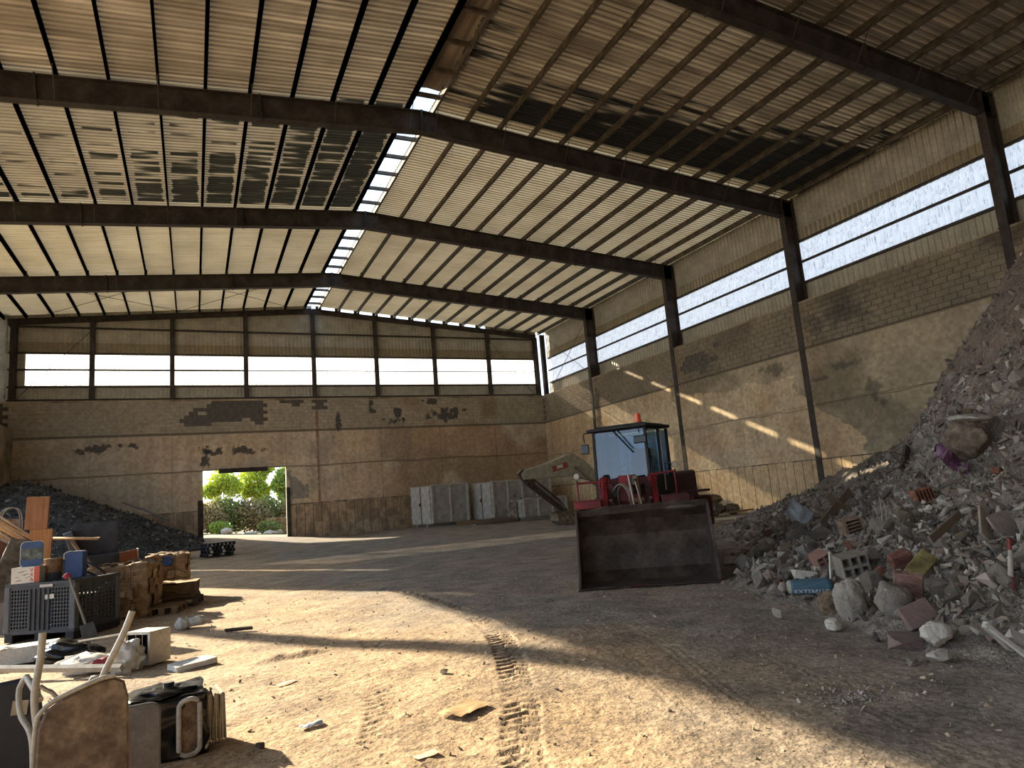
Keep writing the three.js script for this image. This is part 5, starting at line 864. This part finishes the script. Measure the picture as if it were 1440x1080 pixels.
// ---------- broken furniture nearer the camera
lone('cabinet_carcass', 'white cabinet box with ragged top edge at the far left', 'cabinet', [bx(0.72, 0.2, 0.4, 0, 0.11, 0, 0, -0.12, 0.02, 0.01), put(drape(0.6, 0.1, 8, 0.06, 6, 2), 0, 0.2, 0.15)], mWhite, -9.25, 0.02, 34.3);
lone('white_rail', 'long white metal rail lying across the waste', 'rail', [beam([-9.35, 0.14, 35.35], [-7.98, 0.1, 36.35], 0.07, 0.05)], mat(0xc9c3b6, { s: 0.5 }));
{ const o = thing('small_oven', 'small white oven with black inside and wire racks tipped on its side', 'oven', -7.76, 0.02, 35.75, -0.75); mesh('casing', [bx(0.36, 0.36, 0.02, 0, 0.18, -0.15), bx(0.36, 0.02, 0.3, 0, 0.36, 0), bx(0.36, 0.02, 0.3, 0, 0.01, 0), bx(0.02, 0.36, 0.3, 0.18, 0.18, 0), bx(0.02, 0.36, 0.3, -0.18, 0.18, 0)], mWhite, o); mesh('lining', [bx(0.32, 0.32, 0.01, 0, 0.18, -0.13), bx(0.01, 0.32, 0.27, 0.165, 0.18, 0), bx(0.01, 0.32, 0.27, -0.165, 0.18, 0), bx(0.32, 0.01, 0.27, 0, 0.34, 0)], mBlack, o); for (const k of [-0.06, 0.04]) mesh('wire_rack', cy([k, 0.03, 0.12], [k, 0.34, 0.12], 0.006), mRodSteel, o); mesh('front_frame', [bx(0.38, 0.03, 0.03, 0, 0.36, 0.15), bx(0.38, 0.03, 0.03, 0, 0.015, 0.15), bx(0.03, 0.36, 0.03, 0.18, 0.18, 0.15), bx(0.03, 0.36, 0.03, -0.18, 0.18, 0.15)], mWhite, o); }
lone('thin_rail', 'thin pale rail sticking out left of the small oven', 'rail', [cy([-8.5, 0.34, 35.55], [-7.9, 0.37, 35.6], 0.01, 0.01, 6)], mWhite);
const mBag = mat(0xe4e0d6, { rough: 0.35, s: 0.4, phys: { transmission: 0.25, thickness: 0 } });
lone('white_plastic_bag', 'crumpled white plastic bag in front of the small oven', 'plastic bag', [lump(0.16, 0.19, 0.14, 5, 0.55, 3.2, 6, -0.16)], mBag, -7.95, 0.15, 36.05);
lone('white_cloth', 'pile of white cloth left of the plastic bag', 'cloth', [lump(0.26, 0.12, 0.2, 4, 0.5, 2.6, 16, -0.08)], mat(0xd9d2c6, { s: 0.4 }), -8.35, 0.08, 35.7);
lone('red_cloth', 'red and dark rag between the white cloth and the rail', 'rag', [lump(0.13, 0.08, 0.1, 3, 0.5, 3, 26, -0.05)], mat(0x8d2f33, { s: 0.3 }), -8.2, 0.1, 35.95);
lone('black_bag', 'shiny black plastic bag by the white drawer', 'plastic bag', [lump(0.34, 0.15, 0.22, 5, 0.5, 2.6, 36, -0.1)], mat(0x15161a, { rough: 0.22, map: null }), -8.72, 0.1, 34.75);
lone('black_rags', 'dark rags heaped beside the long white rail', 'rags', [lump(0.3, 0.09, 0.2, 4, 0.5, 2.6, 46, -0.06)], mat(0x26262a, { s: 0.4 }), -8.45, 0.05, 35.25);
lone('blue_tray', 'small blue tray beside the black bag', 'tray', [bx(0.26, 0.03, 0.14, 0, 0.02, 0, 0.15, 0.5, 0.2, 0.01)], mBlueP, -8.5, 0.13, 35.55);
lone('foam_slab', 'white foam slab lying on the sunlit earth', 'foam slab', [put(crumple(0.44, 0.06, 0.3, 8, 0.012, 6, 2), 0, 0.035, 0, 0, 0.35, 0.03)], mat(0xe6e0d2, { s: 0.4 }), -7.28, floorY(-7.28, 36.45), 36.45);
lone('white_sack', 'crumpled white sack on the shaded earth beyond the slab', 'sack', [put(lump(0.12, 0.1, 0.1, 4, 0.4, 2.4, 3, -0.08), -0.08, 0.08, 0), put(lump(0.16, 0.08, 0.08, 4, 0.35, 2.4, 7, -0.06), 0.1, 0.09, 0)], mat(0xcfc8bb, { s: 0.4 }), -7.33, floorY(-7.33, 33.25), 33.25);
{ const B = thing('black_bundle', 'bundle wrapped in black plastic at the lower left', 'bundle', -7.45, 0, 39.62, 0.12); mesh('wrapping', [put(crumple(0.5, 0.42, 0.42, 18, 0.05, 6, 4), 0, 0.23, 0), put(lump(0.24, 0.05, 0.2, 4, 0.4, 4, 4), -0.05, 0.43, 0)], mat(0x101115, { rough: 0.25, map: null }), B);
  mesh('white_hoop', tb(rrect(0.13, 0.36, 0.05, 3).map(([a, b]) => [a + 0.13, b + 0.22, 0.235]), 0.017, 60, 7, true), mat(0xc8c2b6, { s: 0.3 }), B); mesh('hoop_panel', bx(0.1, 0.33, 0.012, 0.13, 0.22, 0.222, 0, 0, 0, 0.004), mat(0x8d7a66, { s: 0.3, map: tGrime }), B); for (let i = 0; i < 9; i++) mesh('paper_sheet', bx(0.012, 0.32 - 0.006 * (i % 3), 0.3, 0.26 + i * 0.014, 0.22 + 0.008 * (i % 2), 0.0, 0, 0, 0.03 * (i % 3) - 0.03), mat([0xb7a98f, 0xc9bda6, 0xa3967e][i % 3], { s: 0.3 }), B); mesh('cap', cy([0.02, 0.45, 0.02], [0.02, 0.5, 0.02], 0.035), mBlack, B); }
lone('red_rag', 'small red scrap on the earth above the black bundle', 'scrap', [lump(0.07, 0.05, 0.05, 2, 0.5, 3, 3, -0.03)], mat(0xa8283a, { s: 0.3 }), -7.55, 0.05, 38.5);
lone('white_strip', 'short white strip on the earth beside the red scrap', 'strip', [bx(0.14, 0.015, 0.05, 0, 0.01, 0, 0, 0.3, 0)], mWhite, -7.62, floorY(-7.62, 38.1) + 0.005, 38.1);
{ // upturned tubular chair
  const C = thing('tubular_chair', 'upturned chair with stained brown seat and white tube legs', 'chair', -7.78, 0, 41.0, 0), mT = mat(0xbfb8a6, { rough: 0.45, s: 0.4 });
  mesh('seat', put(poly([[-0.21, -0.42], [-0.2, 0.02], [-0.17, 0.1], [-0.1, 0.145], [0.06, 0.2], [0.13, 0.21], [0.18, 0.18], [0.2, 0.1], [0.21, -0.42]], 0.035, 0.012), 0, 0.62, 0.0, -0.06, 0.12), mat(0x8f7d68, { rough: 0.7, s: 0.5, map: tGrime }), C, 'stained brown chair seat');
  mesh('seat_edge', tb([[-0.215, 0.2, 0.02], [-0.21, 0.64, 0], [-0.175, 0.73, 0], [-0.1, 0.775, 0], [0.06, 0.83, 0], [0.14, 0.84, 0]], 0.013, 30, 7), mT, C);
  mesh('leg', tb([[-0.2, 1.1, -0.05], [-0.205, 0.98, -0.05], [-0.225, 0.78, -0.04], [-0.2, 0.55, -0.03], [-0.19, 0.1, -0.1]], 0.018, 24, 8), mT, C); mesh('leg', tb([[0.21, 1.15, -0.06], [0.17, 1.04, -0.06], [0.07, 0.82, -0.05], [0.0, 0.6, -0.05], [0.0, 0.1, -0.1]], 0.017, 24, 8), mT, C);
  mesh('leg', tb([[-0.3, 0.86, -0.25], [-0.33, 0.8, -0.25], [-0.31, 0.68, -0.2], [-0.24, 0.56, -0.1], [-0.22, 0.2, -0.05]], 0.014, 24, 8), mT, C); mesh('leg', tb([[-0.03, 0.72, -0.3], [0.0, 0.79, -0.3], [0.03, 0.79, -0.3], [0.06, 0.74, -0.28], [0.1, 0.3, -0.2]], 0.014, 24, 8), mT, C);
  mesh('crossbar', cy([-0.3, 0.86, -0.25], [-0.2, 0.77, -0.04], 0.016), mT, C); mesh('backrest', bx(0.4, 0.03, 0.3, 0, 0.03, -0.15, 0, 0, 0, 0.012), mat(0x8a7058, { s: 0.7, map: tGrime }), C);
}
{ const C = thing('black_chair', 'overturned chair with black padded seat and chrome frame at left edge', 'chair', -8.2, 0, 40.45), mT = mat(0xb9b6ae, { rough: 0.3, metal: 0.6, s: 0.4 });
  mesh('seat', put(poly([[-0.3, -0.34], [-0.3, 0.08], [-0.22, 0.13], [0.06, 0.15], [0.11, 0.1], [0.14, -0.1], [0.1, -0.34]], 0.06, 0.02), 0.02, 0.66, 0, -0.1), mat(0x23252b, { rough: 0.6, s: 0.5 }), C);
  mesh('frame', tb([[-0.16, 0.84, 0.2], [-0.08, 0.78, 0.2], [-0.1, 0.5, 0.2], [-0.13, 0.02, 0.2]], 0.013, 24, 7), mT, C); mesh('frame', tb([[0.14, 0.76, 0.05], [0.24, 0.62, 0.05], [0.24, 0.02, 0.0]], 0.012, 20, 7), mT, C); mesh('frame', tb([[-0.3, 0.5, -0.06], [-0.28, 0.02, -0.1]], 0.013, 6, 7), mT, C);
  mesh('underside', bx(0.34, 0.28, 0.03, -0.08, 0.17, -0.02), mat(0x5a5048, { map: tWood, s: 0.5 }), C); mesh('paper_tag', bx(0.075, 0.075, 0.004, 0.05, 0.66, 0.05, -0.1, 0.1, -0.1), mat(0xc3b79f, { s: 0.3 }), C); }
{ const C = thing('grey_stool', 'pale grey plastic stool tipped up behind the brown chair seat', 'stool', -7.6, 0, 40.35); mesh('seat', put(poly(rrect(0.3, 0.5, 0.06), 0.03, 0.01), 0, 0.28, 0, -0.12, 0.05), mat(0x8d857c, { rough: 0.6, s: 0.5 }), C); for (const s of [-1, 1]) mesh('leg', beam([s * 0.11, 0.1, -0.03], [s * 0.13, 0.02, -0.4], 0.04, 0.03), mat(0x8d857c, { s: 0.5 }), C); }
{ const C = thing('food_tray', 'torn foil tray with yellow scraps at the lower left corner', 'tray', -8.12, 0.36, 41.0, 0.3); mesh('tray', put(drape(0.22, 0.14, 10, 0.05, 8, 3), 0, 0.02, 0, 0.25), mat(0xcbc7bd, { rough: 0.4, s: 0.3 }), C); mesh('scrap', put(lump(0.04, 0.015, 0.03, 2, 0.4, 3, 1), 0.02, 0.06, 0.03), mat(0xc79a2e, { s: 0.3 }), C); mesh('red_rim', put(drape(0.08, 0.1, 4, 0.03, 8, 6), 0.12, 0.04, -0.03), mat(0x9a3d3a, { s: 0.3 }), C); lone('stool_box', 'dark box under the torn foil tray', 'box', [bx(0.3, 0.35, 0.25, 0, 0.175, 0, 0, 0.3, 0, 0.01)], mat(0x3a342f, { s: 0.4 }), -8.14, 0.0, 40.98); }
// ---------- litter on the floor
lone('cardboard_sheet', 'buckled sheet of cardboard on the sunlit earth, centre front', 'cardboard', [put(drape(0.34, 0.24, 10, 0.035, 5, 2), 0, 0.015, 0, 0, 0.5, 0)], mat(0xcdb184, { map: tCard, s: 0.7 }), -5.42, floorY(-5.42, 40.2) + 0.01, 40.2);
lone('paper_scrap', 'white paper strip on the earth left of the centre', 'paper', [put(drape(0.2, 0.06, 6, 0.02, 6, 4), 0, 0.008, 0, 0, 0.5, 0)], mWhite, -6.47, floorY(-6.47, 38.26) + 0.004, 38.26);
lone('paper_scrap', 'crumpled bluish paper beside the small stones', 'paper', [put(drape(0.16, 0.09, 8, 0.05, 9, 8), 0, 0.01, 0)], mat(0xc9ccd2, { s: 0.3 }), -6.47, floorY(-6.47, 39.74), 39.74);
lone('paper_scrap', 'pale paper piece at the bottom edge of the view', 'paper', [put(drape(0.16, 0.08, 6, 0.03, 7, 12), 0, 0.012, 0, 0, 0.2, 0)], mat(0xddd0b2, { s: 0.3 }), -5.92, floorY(-5.92, 40.84), 40.84);
lone('small_stone', 'single pale stone on the sunlit earth above the cardboard', 'stone', [put(chunkGeo(41, 0.05, 0.035, 0.04).clone())], mat(0xbfb29a, { s: 0.3 }), -5.2, floorY(-5.2, 39.11) + 0.02, 39.11);
lone('small_stone', 'dark stone near the lower left shadow edge', 'stone', [put(chunkGeo(43, 0.045, 0.03, 0.04).clone())], mat(0x5a5048, { s: 0.3 }), -6.85, floorY(-6.85, 39.95) + 0.02, 39.95);
lone('wood_splinter', 'dark splinter of wood lying in the column shadow', 'splinter', [beam([-6.85, 0.03, 34.15], [-6.5, 0.05, 34.4], 0.05, 0.02)], mat(0x4a3e33, { map: tWood, s: 0.4 }));
lone('wood_splinter', 'pale stick on the shaded earth in front of the loader', 'stick', [beam([-3.15, 0.03, 39.4], [-2.95, 0.04, 39.65], 0.03, 0.02)], mat(0xa59a86, { map: tWood, s: 0.4 }));
lone('tile_piece', 'pair of grey tile pieces on the floor before the heap', 'tile', [put(chunkGeo(53, 0.12, 0.012, 0.06, 10, 1).clone(), 0.05, 0, 0, 0.1, 0.5, 0)], mat(0x8f877d, { s: 0.4 }), -2.05, floorY(-2.05, 41.42) + 0.02, 41.42);
lone('tile_piece', 'white tile shard standing on the floor near the brown boulder', 'tile', [put(chunkGeo(57, 0.07, 0.01, 0.09, 9, 1).clone(), 0, 0.05, 0, 1.3, 0.3, 0.3)], mat(0xd5cebf, { s: 0.4 }), -1.25, floorY(-1.25, 39.25) + 0.0, 39.25);
scatter('crumbled_plaster', 'patch of crumbled plaster trodden into the floor at lower right', 300, gritG[0], mGrit, (R) => { const a = R() * 6.28, r = (0.25 + 0.75 * R()) * R() * 0.9, x = -3.0 + r * Math.cos(a) * 1.1, z = 41.7 + r * Math.sin(a) * 0.5; return [x, floorY(x, z) + 0.004, z, mix(0.01, 0.06, Math.pow(R(), 4))]; }, [0x9a9184, 0x857c71, 0xaaa196], 17);
// ---------- seen through the doorway: scrub and trees
{
  const leafG = (() => { const g = new THREE.BufferGeometry(); g.setAttribute('position', new THREE.Float32BufferAttribute([0, 0, 0, 0.5, 0.45, 0.06, 0, 1, 0, -0.5, 0.45, 0.06], 3)); g.setIndex([0, 1, 2, 0, 2, 3]); g.computeVertexNormals(); return g; })();
  const leafM = (c) => new THREE.MeshPhysicalMaterial({ color: c, roughness: 1, transmission: 0.45, thickness: 0, side: THREE.DoubleSide });
  const mL = [leafM(0xb9c83a), leafM(0x9fb540), leafM(0x8a9446), leafM(0xa39362)], mBark = mat(0x6a5a46, { s: 0.5, bump: 0.01 });
  function leaves(parent, blobs, n, size, m, seed) {
    const I = new THREE.InstancedMesh(leafG, m, n), R = rngOf(seed), d = new THREE.Object3D();
    for (let i = 0; i < n; i++) { const b = blobs[Math.floor(R() * blobs.length)], a = R() * 6.28, u = R() * 2 - 1, r = Math.cbrt(R()), q = Math.sqrt(1 - u * u); d.position.set(b[0] + r * q * Math.cos(a) * b[3], b[1] + r * u * b[4], b[2] + r * q * Math.sin(a) * b[3]); d.rotation.set(R() * 3, R() * 6.28, R() * 3); d.scale.setScalar(size * (0.6 + 0.8 * R())); d.updateMatrix(); I.setMatrixAt(i, d.matrix); }
    I.name = 'foliage'; I.userData.kind = 'stuff'; shade(I); parent.add(I); return I;
  }
  const tree = (label, x, z, h, blobs, n, m, seed) => {
    const y = ground(x, z), T = thing('tree', label, 'tree', x, y, z); const R = rngOf(seed);
    mesh('trunk', cy([0, -0.2, 0], [0.1, h * 0.6, 0], 0.11, 0.06, 8), mBark, T);
    blobs.forEach(([bx2, by, bz]) => mesh('branch', cy([0.05, h * 0.3, 0], [bx2, by, bz], 0.05, 0.015, 6), mBark, T));
    leaves(T, blobs, n, 0.21, m, seed); return T;
  };
  tree('thin yellow-green tree at the left of the doorway view', -4.9, -17, 4.8, [[-0.2, 4.4, 0, 1.1, 0.8], [0.6, 3.7, 0.2, 0.9, 0.8], [-1.0, 3.5, -0.3, 0.8, 0.7]], 3000, mL[0], 71);
  tree('taller yellow-green tree in the middle of the doorway view', -2.3, -18, 6, [[-0.3, 4.8, 0, 1.2, 1.0], [0.6, 5.6, 0, 0.9, 0.8], [0.3, 3.4, 0.3, 0.8, 0.9], [-0.7, 3.6, 0, 0.7, 0.6], [0.2, 2.6, 0.3, 0.5, 0.7]], 6500, mL[0], 72);
  tree('leafy green tree at the right of the doorway view', 0.3, -17.5, 6, [[0, 5.0, 0, 1.1, 0.9], [-0.6, 4.2, 0, 1.0, 0.8], [0.7, 4.0, 0.2, 1.0, 0.9], [-0.2, 3.3, 0, 0.8, 0.6]], 6500, mL[1], 73);
  tree('bushy green tree far right behind the doorway jamb', 3.6, -20, 6, [[0, 4.6, 0, 1.5, 1.3], [-1.0, 3.6, 0, 1.0, 0.9]], 2200, mL[1], 74);
  tree('small tree behind the left door jamb', -8.6, -19, 5, [[0, 3.6, 0, 1.3, 1.0], [0.8, 2.8, 0, 0.9, 0.7]], 1600, mL[1], 75);
  const bushes = [[-6.3, -13.5, 1.4, 2.5, 3], [-4.6, -14.5, 1.6, 3.2, 2], [-2.9, -14, 1.5, 2.8, 3], [-1.2, -14.8, 1.6, 3.3, 2], [0.4, -14, 1.4, 2.9, 3], [2.2, -15, 1.6, 2.4, 2], [-8.2, -15, 1.6, 2.2, 2], [-5.4, -12.2, 0.7, 0.9, 1], [-1.9, -11.2, 0.8, 1.0, 2]];
  const bl = ['dry brown bush at the left edge of the doorway view', 'olive bush second from the left in the doorway view', 'dry brown bush below the tall middle tree', 'olive bush right of the dry middle bush', 'dry brown bush below the right-hand tree', 'olive bush hidden behind the right door jamb', 'olive bush hidden behind the left door jamb', 'low bright green plant at the left in the doorway', 'low dark bush in front of the scrub, middle of the doorway'];
  bushes.forEach(([x, z, r, h, k], i) => { const y = ground(x, z), T = thing('bush', bl[i], 'bush', x, y, z, 0, 'scrub beyond the doorway'); mesh('stem', [cy([0, 0, 0], [0.1, h * 0.6, 0], 0.03, 0.01, 5), cy([0, 0, 0], [-0.3, h * 0.7, 0.1], 0.03, 0.01, 5)], mBark, T); leaves(T, [[0, h * 0.5, 0, r, h * 0.5], [r * 0.4, h * 0.35, 0.3, r * 0.7, h * 0.35], [-r * 0.4, h * 0.6, 0, r * 0.7, h * 0.35]], 4200, 0.18, mL[k], 90 + i); });
  const y = ground(-1.1, -10.5), m = mat(0xcfc6b6, { s: 0.6, bump: 0.02 });
  [[-2.0, -10.2, 0.45, 0.22, 'whitish rubbish bag at the right in the doorway'], [-1.5, -10.6, 0.4, 0.3, 'whitish rubbish bag stacked behind at the right in the doorway'], [-3.4, -10.4, 0.6, 0.12, 'flat pale rubbish in the middle of the doorway view'], [-5.0, -11.0, 0.4, 0.3, 'grey rubbish bag at the left in the doorway']].forEach(([x, z, r, h, l], i) => tag(mesh('rubbish_bag', [put(lump(r, h, r * 0.7, 3, 0.5, 2.2, i * 5 + 1, -h * 0.5), x, ground(x, z) + h * 0.5, z)], m), l, 'rubbish'));
  tag(mesh('earth_block', [put(crumple(1.6, 1.3, 0.8, 10, 0.1, 2, 3), -1.35, ground(-1.35, -11.6) + 0.63, -11.6)], mat(0xa08a68, { map: tGrime, s: 1, bump: 0.02 })), 'tan stump of broken wall at the right in the doorway', 'wall stump');
}
renderer.render(scene, camera);
